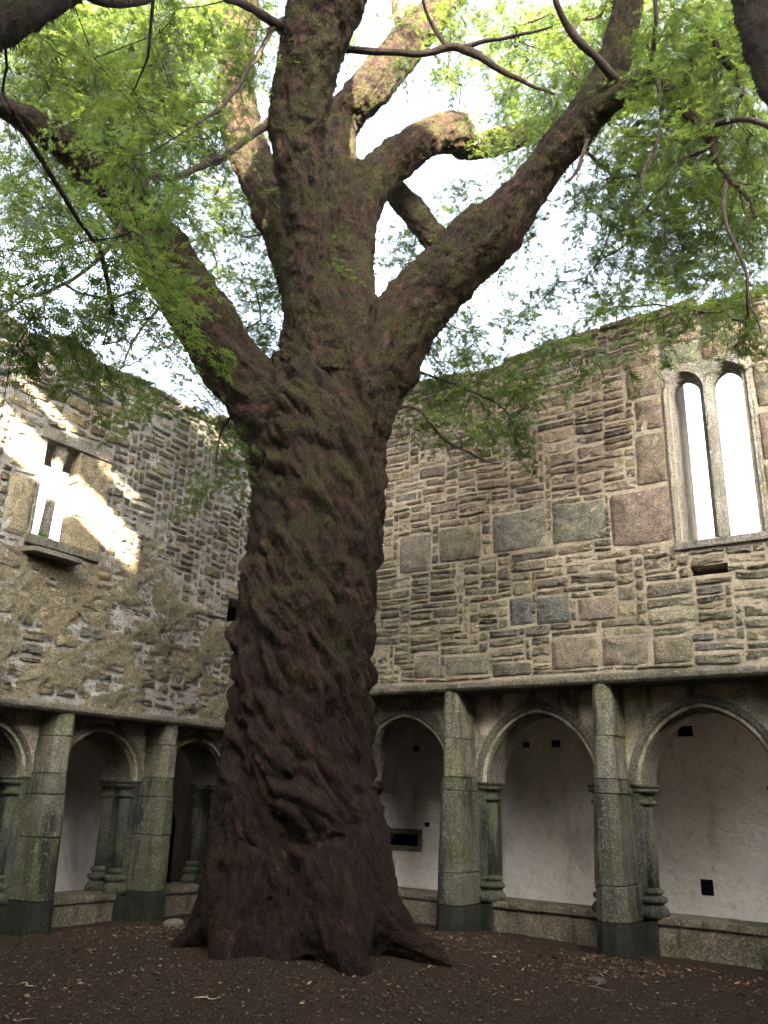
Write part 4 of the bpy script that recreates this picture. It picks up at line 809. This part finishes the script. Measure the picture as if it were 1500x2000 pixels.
  (5.55, -1.91, 6.73), (5.61, -2.1, 6.37), (5.4, -0.79, 7.3), (5.32, -0.69, 7.66), (5.66, -1.57, 6.81), (6.2, -2.57, 5.91),
  (6.22, -2.66, 5.72), (5.71, -1.32, 6.87), (6.11, -1.44, 6.76), (6.03, -1.61, 6.7), (6.33, -2.73, 5.64), (6.51, -2.8, 5.65),
  (6.36, -2.08, 6.03), (6.77, -2.53, 5.64), (6.65, -2.36, 5.94), (6.66, -1.55, 6.33), (6.85, -2.64, 5.64), (6.84, -2.84, 5.47),
  (3.76, -6.55, 4.08), (3.97, -6.36, 4.15), (4.68, -6.59, 3.7), (4.17, -6.36, 4.09), (4.02, -5.94, 4.37), (1.59, -3.37, 7.13),
  (2.14, -3.32, 6.87), (1.5, -2.5, 7.7), (1.66, -2.62, 7.54), (1.79, -2.03, 7.69), (2.67, -3.04, 6.69), (2.75, -1.44, 7.63),
  (2.86, -1.16, 7.84), (3.11, -1.53, 7.62), (3.28, -1.13, 7.57), (3.77, -1.42, 7.34), (3.59, -0.63, 7.85), (5.22, -1.16, 7.03),
  (5.21, -0.58, 7.32), (5.64, -1.63, 6.51), (5.92, -1.85, 6.27), (5.58, -0.72, 7.02), (6, -1.25, 6.55), (5.77, -0.54, 7.18),
  (6.36, -1.7, 6.21), (6.49, -2.6, 5.58), (6.31, -0.98, 6.72), (6.45, -0.24, 6.93), (6.69, -1.92, 5.81), (4.22, -6.55, 3.76),
  (4.48, -6.12, 3.92), (1.1, -2.99, 6.97), (1.54, -3.12, 6.86), (1.34, -2.54, 7.08), (1.24, -2.6, 7.19), (2.45, -3.08, 6.37),
  (1.94, -2.68, 6.97), (1.8, -1.99, 7.35), (2.41, -2.91, 6.53), (2.96, -2.91, 6.39), (2.95, -1.42, 7.37), (2.85, -1.5, 7.37),
  (3.05, -1.17, 7.5), (3.4, -1.35, 7.12), (4.18, -1, 7.21), (4.87, -1.54, 6.37), (5.22, -1.76, 6.16), (5.39, -1.77, 6.3),
  (5.41, -1.9, 6.22), (5.14, -0.35, 6.98), (5.36, -0.69, 6.92), (5.81, -1.22, 6.38), (5.73, -1.06, 6.42), (5.69, -0.45, 6.9),
  (6.12, -2.29, 5.66), (6.58, -2.8, 5.21), (6.47, -1.79, 5.71), (6.58, -2.04, 5.58), (6.48, -0.97, 6.13), (3.87, -6.56, 3.72),
  (4.46, -6.75, 3.4), (4.38, -6.29, 3.7), (1.89, -3.87, 5.85), (3.07, -4.77, 5.05), (1.55, -3.04, 6.43), (2.1, -3.07, 6.44),
  (1.45, -2.46, 6.86), (1.68, -2.31, 6.87), (2.1, -2.85, 6.54), (2.1, -2.45, 6.83), (2.42, -2.6, 6.44), (2.79, -1.21, 6.99),
  (3.17, -1.35, 7.02), (3.44, -1.51, 6.58), (4.02, -1.26, 6.83), (4.45, -1.34, 6.52), (5.22, -1.1, 6.32), (5.62, -1.97, 5.74),
  (5.94, -3.15, 4.84), (6.23, -3.11, 4.78), (6.28, -2.8, 4.91), (6.41, -2.12, 5.32), (6.38, -1.49, 5.65), (6.74, -2.71, 4.82),
  (4.31, -6.59, 3.5), (4.49, -6.34, 3.56), (4.08, -5.94, 3.78), (4.83, -6.34, 3.42), (1.09, -2.7, 6.47), (1.93, -3.05, 5.95),
  (1.22, -2.52, 6.69), (1.82, -2.46, 6.29), (2.05, -2.89, 6.13), (2.07, -2.33, 6.26), (3.3, -1.27, 6.61), (3.58, -1.08, 6.43),
  (3.48, -0.9, 6.73), (3.97, -1.17, 6.38), (3.83, -0.71, 6.72), (4.52, -1.55, 6.12), (5.57, -3.2, 4.82), (6.44, -2.92, 4.76),
  (6.61, -2.77, 4.78), (6.79, -2.93, 4.54), (4.12, -6.59, 3.36), (4.22, -6.19, 3.54), (2.68, -4.74, 4.64), (1.78, -2.71, 6.01),
  (1.72, -2.9, 5.82), (1.91, -2.46, 6.07), (1.59, -2.29, 6.35), (2.92, -1.14, 6.51), (3.54, -1.27, 6.27), (3.88, -2.02, 5.62),
  (3.35, -0.64, 6.52), (3.97, -1.64, 5.75), (5.89, -3.54, 4.29), (5.96, -3.18, 4.45), (2.08, -4.41, 4.87), (3.67, -2.03, 5.34),
  (3.77, -1.97, 5.4), (3.93, -2.28, 5.3), (4.13, -1.85, 5.45), (4, -1.96, 5.34), (4.47, -1.98, 5.31), (4.6, -1.71, 5.47),
  (2.15, -4.23, 4.53), (2.21, -4.01, 4.79), (2.19, -3.67, 4.86), (2.42, -3.42, 5), (2.59, -3.43, 4.76), (3.76, -2.24, 5.06),
  (3.79, -1.97, 5.26), (4.05, -1.77, 5.23), (4.19, -1.57, 5.31), (4.51, -1.79, 5.18), (4.62, -1.88, 5.06), (2.23, -3.51, 4.74),
  (2.2, -3.5, 4.74), (2.46, -3.49, 4.51), (3.75, -2.35, 4.83), (3.74, -1.8, 4.85), (4.12, -1.96, 4.73), (4.32, -1.63, 4.96),
  (4.3, -1.5, 4.93), (2.35, -3.5, 4.42), (2.63, -3.65, 4.13), (4.07, -2.16, 4.61), (4.39, -1.58, 4.75), (2.52, -3.75, 3.94),
  (2.4, -3.39, 4.21), (4.76, -6.1, 9.83), (2.82, -7.78, 10.34), (0.42, -3.62, 11.39), (7.7, -3.38, 8.79), (6.91, -5.99, 8.77),
  (0.71, -6.62, 11.22), (5.08, -2.98, 10.8), (0.55, -4.45, 10.36), (3.66, -7.04, 8.72), (8.18, -2.86, 6.43), (2.27, -5.94, 10.11),
  (1.6, -6.38, 10.32), (2.69, -3.95, 10.81), (-1.16, -4.49, 6.82), (8.09, -2.84, 11.3), (7.65, -2.13, 9.18), (0.89, -6.24, 9.84),
  (7.4, -2.37, 11.38), (7.26, -5.29, 7.41), (7.05, -3.82, 11.38), (6.31, -4.66, 8.8), (7.97, -2.18, 6.48), (1.94, -7.64, 10.79),
  (3.83, -4.94, 7.83), (1.37, -4.97, 11.04), (7.19, -6.03, 11.31), (4.24, -3.26, 10.61), (6.74, -5.62, 6.91), (0.72, -5.77, 11.16),
  (7.9, -3.73, 6.3), (7.2, -1.04, 9.39), (0.47, -6.83, 10.78), (2.97, -6.98, 9.01), (2.24, -6.07, 8.48), (5.09, -5.66, 10),
  (4.86, -7.33, 7.29), (4.31, -7.35, 8.11), (5.51, -5.6, 9.52), (0.42, -5.45, 10.98), (4.58, -6.66, 11.34), (6.82, -0.69, 10.37),
  (7.3, -1.33, 6.03), (1.88, -6.67, 7.63), (8.01, -2.08, 7.98), (3.55, -6.32, 8.81), (7.5, -4.26, 10.75), (7.31, -0.46, 9.59),
  (7.95, -4.57, 11.24), (6.93, -6.45, 7.52), (5.29, -6.35, 7.99), (0.79, -5.57, 11.28), (5.52, -7.3, 10.79), (3.06, -7.68, 7.83),
  (1.25, -4.93, 11.09), (6.83, -4.66, 9.67), (5.66, -5.8, 9.63), (6.95, -4.75, 11.37), (4.24, -3.11, 10.9), (6.38, -6.05, 8.06),
  (1.97, -4.9, 11.19), (4.56, -7.58, 10.91), (6.15, -3.23, 9.51), (6.07, -2.77, 8.88), (7.23, -2.74, 7.95), (3.28, -6.29, 6.64),
  (0.79, -5.85, 8.66), (6.25, -3.75, 8.87), (6.62, -4.98, 8.69), (1.04, -4.17, 10.77), (4.3, -3.2, 9.99), (6.56, -2.58, 8.85),
  (7.4, -4.38, 8.95), (7.24, -4.4, 7.27), (6.69, -6.31, 10.52), (6.58, -3.03, 10.85), (5.34, -6.75, 7), (0.73, -6.28, 7.31),
  (6.43, -6.61, 8.6), (6.87, -1.66, 9.94), (4.48, -3.69, 9.24), (7.23, -3.97, 8.36), (8.04, -3.29, 8.42), (0.89, -6.38, 8.62),
  (-0.55, -5.51, 9.42), (1.71, -7.38, 10.04), (7.6, -0.88, 6.92), (6.19, -5.84, 10.3), (4.9, -6.39, 10.72), (4.68, -4.18, 8.83),
  (2.53, -4.42, 10.76), (3.35, -6.77, 10.28), (7.27, -2.13, 6.2), (6.76, -1.74, 10), (0.74, -6.52, 9.48), (7.4, -3.58, 8.34),
  (4.6, -6.98, 6.55), (4.1, -7.91, 10.65), (7.12, -6.17, 8.82), (2.8, -3.75, 9.96), (4.85, -5.62, 9.35), (7.22, -0.56, 8.36),
  (6.35, -4.09, 8.88), (4.13, -3.34, 9.44), (5.56, -3.71, 8.61), (5.61, -6.78, 9.28), (6.96, -3.22, 11),
]


YEW = empty('yew_tree', (3.12, -3.05, .3), 'huge old yew with reddish fluted trunk and spreading mossy limbs in the garth', 'tree')
VOX = .036
def build_wood():
    names = ['trunk'] + ['limb'] * len(LIMBS); chains = [spline(TRUNK[0], .08)] + [spline(l, .08) for l in LIMBS]
    roots = [spline(r, .06) for r in ROOTS]
    for c in roots: c[:, 2] -= .07 * np.linspace(0, 1, len(c)) ** 1.5
    allp = np.vstack(chains + roots); lo = allp[:, :3].min(0) - .8; hi = allp[:, :3].max(0) + .8; hi[2] = min(hi[2], 11.4); lo[2] = -.25
    dim = np.ceil((hi - lo) / VOX).astype(int); G = np.full(dim, .5, np.float32)
    ax = [lo[k] + np.arange(dim[k]) * VOX for k in range(3)]
    def field(ch, k_s):
        r = ch[:, 3].max() + .55
        a0 = np.maximum(((ch[:, :3].min(0) - r - lo) / VOX).astype(int), 0); a1 = np.minimum(((ch[:, :3].max(0) + r - lo) / VOX).astype(int) + 1, dim)
        if (a1 <= a0).any(): return
        Lc = np.full(a1 - a0, .5, np.float32)
        for p, q in zip(ch[:-1], ch[1:]):
            rr = max(p[3], q[3]) + .34; mn = np.minimum(p[:3], q[:3]) - rr; mx = np.maximum(p[:3], q[:3]) + rr
            b0 = np.maximum(((mn - lo) / VOX).astype(int), a0); b1 = np.minimum(((mx - lo) / VOX).astype(int) + 1, a1)
            if (b1 <= b0).any(): continue
            X = ax[0][b0[0]:b1[0], None, None] - p[0]; Y = ax[1][None, b0[1]:b1[1], None] - p[1]; Z = ax[2][None, None, b0[2]:b1[2]] - p[2]
            e = q[:3] - p[:3]; t = np.clip((X * e[0] + Y * e[1] + Z * e[2]) / (e @ e + 1e-9), 0, 1)
            d = np.sqrt((X - t * e[0]) ** 2 + (Y - t * e[1]) ** 2 + (Z - t * e[2]) ** 2) - (p[3] + (q[3] - p[3]) * t)
            s = tuple(slice(b0[k] - a0[k], b1[k] - a0[k]) for k in range(3)); Lc[s] = np.minimum(Lc[s], d)
        s = tuple(slice(a0[k], a1[k]) for k in range(3)); g = G[s]
        h = np.maximum(k_s - np.abs(g - Lc), 0) / k_s; G[s] = np.minimum(g, Lc) - h * h * k_s * .25
    for c, k_s in zip(chains, [.1] + [.09, .10, .10, .10, .10, .10, .14, .08, .1, .12, .1, .1]): field(c, k_s)
    for c in roots: field(c, .2)
    vg = openvdb.FloatGrid(.5); vg.copyFromArray(G, ijk=(0, 0, 0), tolerance=0.0)
    pts, quads = vg.convertToQuads(isovalue=0.0)
    V = np.asarray(pts, float) * VOX + lo; F = np.asarray(quads, np.int32)
    def edges(F):
        E = np.sort(np.stack([F, np.roll(F, -1, 1)], -1).reshape(-1, 2), 1); key = E[:, 0].astype(np.int64) * (F.max() + 1) + E[:, 1]
        _, first, inv = np.unique(key, return_index=True, return_inverse=True); return E[first], inv.reshape(-1, 4)
    def relax(V, E, it, f=.5):
        cnt = np.bincount(E.ravel(), minlength=len(V))[:, None]
        for _ in range(it):
            S_ = np.stack([np.bincount(E[:, 0], V[E[:, 1], k], len(V)) + np.bincount(E[:, 1], V[E[:, 0], k], len(V)) for k in range(3)], 1)
            V = V + f * (S_ / np.maximum(cnt, 1) - V)
        return V
    E, inv = edges(F); V = relax(V, E, 3); nv, ne = len(V), len(E)
    em = nv + inv; fc = nv + ne + np.arange(len(F))                       # split every quad into four
    V = np.concatenate([V, V[E].mean(1), V[F].mean(1)])
    F = np.stack([np.stack([F[:, k], em[:, k], fc, em[:, k - 1]], 1) for k in range(4)], 1).reshape(-1, 4)
    E, inv = edges(F); V = relax(V, E, 2)
    fn = np.cross(V[F[:, 2]] - V[F[:, 0]], V[F[:, 3]] - V[F[:, 1]])
    Nn = np.stack([sum(np.bincount(F[:, q], fn[:, k], len(V)) for q in range(4)) for k in range(3)], 1); Nn /= np.linalg.norm(Nn, axis=1)[:, None] + 1e-12
    if (Nn * (V - np.array([3.1, -3.05, 3]))).sum(1)[(V[:, 2] > 1.5) & (V[:, 2] < 4)].mean() < 0: F = F[:, ::-1]; Nn = -Nn
    # nearest axis sample of every vertex
    S = []; 
    for ci, c in enumerate(chains + roots):
        T = np.gradient(c[:, :3], axis=0); T /= np.linalg.norm(T, axis=1)[:, None]; s = np.concatenate([[0], np.cumsum(np.linalg.norm(np.diff(c[:, :3], axis=0), axis=1))])
        n = np.cross(T[0], (.3, 1, .1)); n /= np.linalg.norm(n); fr = []
        for t in T: n = n - t * (n @ t); n /= np.linalg.norm(n); fr.append(n)
        S.append(np.hstack([c, T, np.array(fr), s[:, None], np.full((len(c), 1), ci if ci < len(chains) else 0)]))
    S = np.vstack(S); S3 = S[:, :3].astype(np.float32); S2 = (S3 ** 2).sum(1); SR_ = S[None, :, 3].astype(np.float32); best = np.empty(len(V), int)
    for i in range(0, len(V), 4000):
        q = V[i:i + 4000].astype(np.float32); d2 = (q * q).sum(1)[:, None] + S2[None] - 2 * (q @ S3.T); best[i:i + 4000] = np.argmin(np.sqrt(np.maximum(d2, 0)) - SR_, 1)
    A = S[best]; off = V - A[:, :3]; T = A[:, 4:7]; n1 = A[:, 7:10]; n2 = np.cross(T, n1); s = A[:, 10] + (off * T).sum(1); own = A[:, 11].astype(int)
    x, y = (off * n1).sum(1), (off * n2).sum(1); tw = np.where(own == 0, .95, .5) * s; cx, sx = np.cos(tw), np.sin(tw)
    bark = np.stack([x * cx - y * sx + own * 7.7, x * sx + y * cx, s], 1)
    # muscular flutes, hollows and stringy relief
    r = A[:, 3]; st = lambda k: bark * np.array([1, 1, k])
    amp = np.clip(r / .55, .12, 1.0)
    low = np.clip((2.6 - V[:, 2]) / 2.2, 0, 1)
    wv_ = bark + .12 * np.stack([fbm(V, 1.6, 2, 50), fbm(V, 1.6, 2, 49), fbm(V, 1.6, 2, 48)], 1)
    kn = lambda k, f, sd2: fbm(wv_ * np.array([1, 1, k]), f, 2, sd2)
    bil = lambda k, f, sd2: np.abs(kn(k, f, sd2)) * 1.9 - .34
    dsp = amp * (.045 * kn(.38, 2.3, 51) + .090 * bil(.5, 3.9, 54) * (.6 + .4 * low) + .045 * bil(.45, 8.0, 58) + .018 * fbm(V, 9.0, 3, 57))
    dsp += .016 * fbm(st(.22), 22, 3, 60) + .026 * np.clip(r / .2, .25, 1) * fbm(V, 15, 3, 63) * np.where(own == 0, .6, 1)
    dsp -= .012 * amp
    V = V + Nn * dsp[:, None]
    fo = own[F[:, 0]]
    parts = []
    for ci, nm in enumerate(names):
        f = F[fo == ci]
        if not len(f): continue
        ids, inv = np.unique(f, return_inverse=True)
        o = raw(nm, V[ids], inv.reshape(-1, 4), M_BARK, YEW, True, {'bark': ('FLOAT_VECTOR', bark[ids])}); parts.append(o)
    return V, Nn, F, T, chains, own
WV, WN, WF, WT, CHAINS, OWN = build_wood()
print('wood verts', len(WV))

# shaggy bark strips and moss tufts standing off the wood
def tufts(name, idx, m, ln, wd, hang, parent):
    k = len(idx); P = WV[idx]; n = WN[idx]; t = WT[idx] * np.where(nrg.random(k) < .5, 1, -1)[:, None]
    d = n * nrg.uniform(.25, 1.0, (k, 1)) + t * hang * nrg.uniform(.3, 1.2, (k, 1)) + nrg.normal(0, .3, (k, 3)) + np.array([0, 0, -.25])
    d /= np.linalg.norm(d, axis=1)[:, None]; sd2 = np.cross(d, n); sd2 /= np.linalg.norm(sd2, axis=1)[:, None] + 1e-9
    L = nrg.uniform(ln * .4, ln * 1.3, (k, 1)); W = nrg.uniform(wd * .5, wd * 1.3, (k, 1)); P = P - n * .006
    V = np.stack([P - sd2 * W, P + sd2 * W, P + d * L + np.array([0, 0, -.15]) * L], 1).reshape(-1, 3)
    o = raw(name, V, np.arange(3 * k).reshape(-1, 3), m, parent); tag(o, kind='stuff')
sel = np.where((WV[:, 2] > .5) & (WV[:, 2] < 11))[0]
mossy = sel[(fbm(WV[sel], 3.2, 3, 71) + .10 * np.clip(WV[sel, 2] - 1.5, 0, 2.5) - .12 > .06)]
tufts('bark_strips', nrg.choice(sel[WV[sel, 2] > 1.6], 60000), M_STRIP, .034, .0038, 1.5, YEW)
tufts('moss', nrg.choice(mossy, 80000), M_MOSS, .026, .0045, .3, YEW)

# ---- thinner branches
def wob(S, amp, sc, seed):
    Q = S.copy(); k = np.linspace(0, 1, len(S)) ** .5
    for a in range(3): Q[:, a] += amp * k * fbm(S[:, :3], sc, 2, seed + a * 5)
    return Q
BR_S = []
for i, b2 in enumerate(BRANCHES):
    S = wob(spline(b2, .06), .06, 2.6, 80 + i); BR_S.append(S)
    R = S[:, 3] * (1 + .18 * fbm(S[:, :3], 9, 2, 90)); V, F = tube_rings(S[:, :3], np.maximum(R, .003), 8)
    raw('branch', V, F, M_TWIG, YEW, True)

# ---- foliage: clumps of flat sprays, each clump carried by a twig that grows from the nearest wood
def grow():
    skel = [c[::3, :3] for c in CHAINS[1:]] + [s[::3, :3] for s in BR_S]; pts = np.vstack(skel).tolist(); rad_ = [None] * len(pts)
    C = np.array(CLUMPS); par = -np.ones(len(C), int); start = np.zeros((len(C), 3)); base = np.array(pts); nb = len(base)
    dist = np.linalg.norm(C[:, None] - base[None], axis=2); bi = dist.argmin(1); bd = dist.min(1); done = np.zeros(len(C), bool); order = []
    src = base[bi].copy(); pid = -np.ones(len(C), int)
    for _ in range(len(C)):
        k = np.where(done, 1e9, bd).argmin(); done[k] = True; order.append(k); start[k] = src[k]; par[k] = pid[k]
        nd = np.linalg.norm(C - C[k], axis=1) * 1.12; up2 = (~done) & (nd < bd); bd[up2] = nd[up2]; src[up2] = C[k]; pid[up2] = k
    load = np.ones(len(C))
    for k in reversed(order):
        if par[k] >= 0: load[par[k]] += load[k]
    return C, start, load
C, START, LOAD = grow()
TVs, TFs, o = [], [], 0
for k in range(len(C)):
    a, b2 = START[k], C[k]; L = np.linalg.norm(b2 - a); n = max(3, int(L / .12)); t = np.linspace(0, 1, n)[:, None]
    sag = np.array([0, 0, -.12 * L]) + nrg.normal(0, .05, 3) * L; P = a + (b2 - a) * t + sag * (4 * t * (1 - t)) * .6
    P += .02 * np.stack([fbm(P, 4, 2, 5), fbm(P, 4, 2, 6), fbm(P, 4, 2, 7)], -1) * (t * (1 - t) * 4)
    r0_ = .0028 * math.sqrt(LOAD[k] + 1) + .001; V, F = tube_rings(P, np.linspace(r0_, max(r0_ * .7, .003), n), 5); TVs.append(V); TFs.append(F + o); o += len(V)
NS = 12; K = len(C)
back = START - C; back /= np.linalg.norm(back, axis=1)[:, None] + 1e-6
sd_ = nrg.normal(0, 1, (K, NS, 3)) * np.array([1, 1, .4]) - back[:, None] * .5 + np.array([0, 0, -.18]); sd_ /= np.linalg.norm(sd_, axis=2)[..., None]
sl = nrg.uniform(.22, .52, (K, NS, 1)); s0 = C[:, None] + nrg.normal(0, .05, (K, NS, 3))
def shoot(t): return s0 + sd_ * sl * t + np.array([0, 0, -1.0]) * (.22 * sl) * t * t
tt = np.linspace(0, 1, 4); SP = np.stack([shoot(t) for t in tt], 2).reshape(-1, 4, 3)
e1 = np.array([1, 0, 0]); e2 = np.array([0, .7, .7]); wv = .0022 * np.array([1, .9, .7, .4])[None, :, None]
tri = np.stack([SP + e1 * wv, SP + e2 * wv, SP - (e1 + e2) * wv], 2).reshape(-1, 3); nS = len(SP)
i0 = (np.arange(nS)[:, None, None] * 12 + np.arange(3)[None, :, None] * 3); j = np.arange(3)[None, None]; j2 = (j + 1) % 3
SF = np.stack([i0 + j, i0 + j2, i0 + 3 + j2, i0 + 3 + j], -1).reshape(-1, 4)
TVs.append(tri); TFs.append(SF + o)
tag(raw('twigs', np.concatenate(TVs), np.concatenate(TFs), M_TWIG, YEW, True), kind='stuff')
# twiglets with needles
NT = 15; u_ = nrg.uniform(.08, 1.0, (K, NS, NT, 1)); S0 = s0[:, :, None]; D0 = sd_[:, :, None]; L0 = sl[:, :, None]
base = S0 + D0 * L0 * u_ + np.array([0, 0, -1.0]) * (.22 * L0) * u_ ** 2
tan = D0 + np.array([0, 0, -.44]) * u_; tan /= np.linalg.norm(tan, axis=-1)[..., None]
pn = np.array([0, 0, 1.0]) + nrg.normal(0, .30, (K, NS, 1, 3)); side = np.cross(tan, pn); side /= np.linalg.norm(side, axis=-1)[..., None] + 1e-6
sg = np.where(nrg.random((K, NS, NT, 1)) < .5, 1, -1); td = tan * .75 + side * sg * .8 + nrg.normal(0, .16, base.shape); td /= np.linalg.norm(td, axis=-1)[..., None]
tl = nrg.uniform(.05, .115, (K, NS, NT, 1)) * (1.15 - .5 * u_)
NN = 8; q_ = (np.arange(NN) + .5) / NN; q_ = q_[None, None, None, :, None]
nb_ = base[..., None, :] + td[..., None, :] * tl[..., None, :] * q_
sp = np.cross(td, np.cross(side, tan) + nrg.normal(0, .2, td.shape)); sp /= np.linalg.norm(sp, axis=-1)[..., None] + 1e-6
ns = np.where(np.arange(NN) % 2 == 0, 1.0, -1.0)[None, None, None, :, None]
nd = td[..., None, :] * .62 + sp[..., None, :] * ns * .8 + nrg.normal(0, .16, nb_.shape); nd /= np.linalg.norm(nd, axis=-1)[..., None]
nl = nrg.uniform(.017, .031, nb_.shape[:-1] + (1,)); nw = td[..., None, :] * .0058
LVt = np.stack([nb_ - nw, nb_ + nw, nb_ + nd * nl], -2).reshape(-1, 3)
crown = raw('crown', LVt, np.arange(len(LVt)).reshape(-1, 3), M_LEAF, YEW); tag(crown, kind='stuff')
print('clumps', K, 'needles', len(LVt) // 3)

# ------------------------------------------------------------------ litter on the ground, fern on the window sill
def litter(n, box, size, cols, name, label, cat, lift=.004):
    x = nrg.uniform(box[0], box[1], n); y = nrg.uniform(box[2], box[3], n)
    keep = ((x - TC[0]) ** 2 + (y - TC[1]) ** 2 > .5) & (vn(p3(x, y), 1.3, 77) + nrg.uniform(-.6, .9, n) > -.05); x, y = x[keep], y[keep]; n = len(x)
    a = nrg.uniform(0, 6.283, n); L = nrg.uniform(size[0], size[1], n)[:, None]; asp = nrg.uniform(.14, .5, n)[:, None]
    d = np.stack([np.cos(a), np.sin(a), nrg.normal(0, .22, n)], 1); s = np.stack([-np.sin(a), np.cos(a), nrg.normal(0, .35, n)], 1)
    P = np.stack([x, y, gz(x, y) + lift + nrg.uniform(0, .012, n)], 1)
    V = np.stack([P - d * L, P + s * L * asp + np.array([0, 0, .3]) * L * asp, P + d * L, P - s * L * asp], 1).reshape(-1, 3)
    cols = np.array(cols); c = cols[nrg.integers(0, len(cols), n)] * nrg.uniform(.6, 1.25, (n, 1)); c = np.repeat(np.hstack([c, np.ones((n, 1))]), 4, 0)
    tag(raw(name, V, np.arange(4 * n).reshape(-1, 4), M_LITTER, None, False, {'tint': ('FLOAT_COLOR', c)}), label, cat, None, 'stuff')
litter(52000, (.1, 9.5, -8.3, -.02), (.006, .017), [(.07, .042, .029), (.115, .07, .046), (.045, .029, .02), (.17, .105, .07)], 'needle_litter', 'dark brown needle litter covering the garth floor', 'litter')
litter(1900, (.1, 9.5, -8.0, -.02), (.014, .03), [(.14, .085, .05), (.19, .13, .08), (.24, .19, .13), (.10, .06, .036)], 'fallen_leaves', 'small pale fallen leaves and chips scattered on the dark ground', 'leaves', .008)
litter(420, (4.3, 6.0, -1.5, .0), (.014, .034), [(.10, .05, .032), (.12, .065, .042), (.17, .115, .075), (.06, .033, .023)], 'fallen_leaves', 'russet fallen leaves gathered before the low wall between two buttresses', 'leaves', .008)
for i, (x, y, a, L) in enumerate([(4.9, -4.3, .3, .20), (4.3, -4.9, 2.2, .13), (3.0, -5.2, .9, .10), (5.9, -3.3, 2.6, .24), (5.2, -2.2, .2, .17), (6.3, -2.6, 1.2, .2), (2.4, -4.8, 2.9, .16), (4.6, -5.3, -.4, .12), (5.4, -4.9, 1.9, .15), (3.7, -4.5, .5, .14)]):
    t = np.linspace(-.5, .5, 6); xs = x + np.cos(a) * L * t; ys = y + np.sin(a) * L * t + .015 * np.sin(t * 9 + i)
    V, F = tube_rings(np.stack([xs, ys, gz(xs, ys) + .012], 1), np.array([.003, .005, .005, .0045, .004, .002]), 6)
    c = (.30, .24, .17) if i % 3 == 0 else (.12, .08, .055)
    tag(raw('fallen_twig', V, F, M_LITTER, None, True, {'tint': ('FLOAT_COLOR', np.tile((*c, 1), (len(V), 1)))}), 'short fallen twig lying on the dark needle litter', 'twig', 'twigs fallen on the garth floor')
def pebble(x, y, s, label):
    th = np.linspace(0, math.pi, 8)[1:-1]; ph = np.arange(12) * math.pi / 6
    V = np.array([(0, 0, s)] + [(s * 1.5 * math.sin(t) * math.cos(p), s * math.sin(t) * math.sin(p), s * .7 * math.cos(t)) for t in th for p in ph] + [(0, 0, -s * .7)])
    V[0] = (0, 0, s * .7); V = V * (1 + .25 * fbm(V / s + x, 1.1, 3, 5))[:, None] + np.array([x, y, float(gz(x, y)) + s * .25])
    n = 12; F = [(1 + q * n + j, 1 + (q + 1) * n + j, 1 + (q + 1) * n + (j + 1) % n, 1 + q * n + (j + 1) % n) for q in range(5) for j in range(n)]
    F += [(0, 1 + j, 1 + (j + 1) % n, 1 + (j + 2) % n) for j in range(0, n, 2)] + [(len(V) - 1, 61 + (j + 2) % n, 61 + (j + 1) % n, 61 + j) for j in range(0, n, 2)]
    tag(raw('stone', V, F, M_LOW, None, True), label, 'stone')
pebble(4.62, -4.42, .06, 'rough dark clod of stone lying before the trunk'); pebble(5.05, -1.9, .05, 'small mossy stone lying near the low wall between buttresses')
pebble(.62, -1.95, .09, 'grey stone lying at the foot of a left arcade buttress')
fr = empty('fern', (-.02, -3.70, 3.80), 'bright green fern tuft growing on the slender window sill', 'fern')
FV = []
for k in range(34):
    a = nrg.uniform(0, 6.283); L = nrg.uniform(.07, .15); d = np.array([math.cos(a) * .8, math.sin(a) * .8, nrg.uniform(.3, 1.0)]); s = np.array([-math.sin(a), math.cos(a), 0])
    c = np.array([-.03, -3.70, 3.80]) + nrg.normal(0, .02, 3) * np.array([1, 2, 0])
    for t in np.linspace(.1, 1, 8):
        p = c + d * L * t + np.array([0, 0, -.6]) * L * t * t; wd = .026 * (1.1 - t)
        for g in (-1, 1): FV += [p, p + d * .012, p + s * g * wd + d * .008]
raw('fronds', np.array(FV), np.arange(len(FV)).reshape(-1, 3), M_FERN, fr)
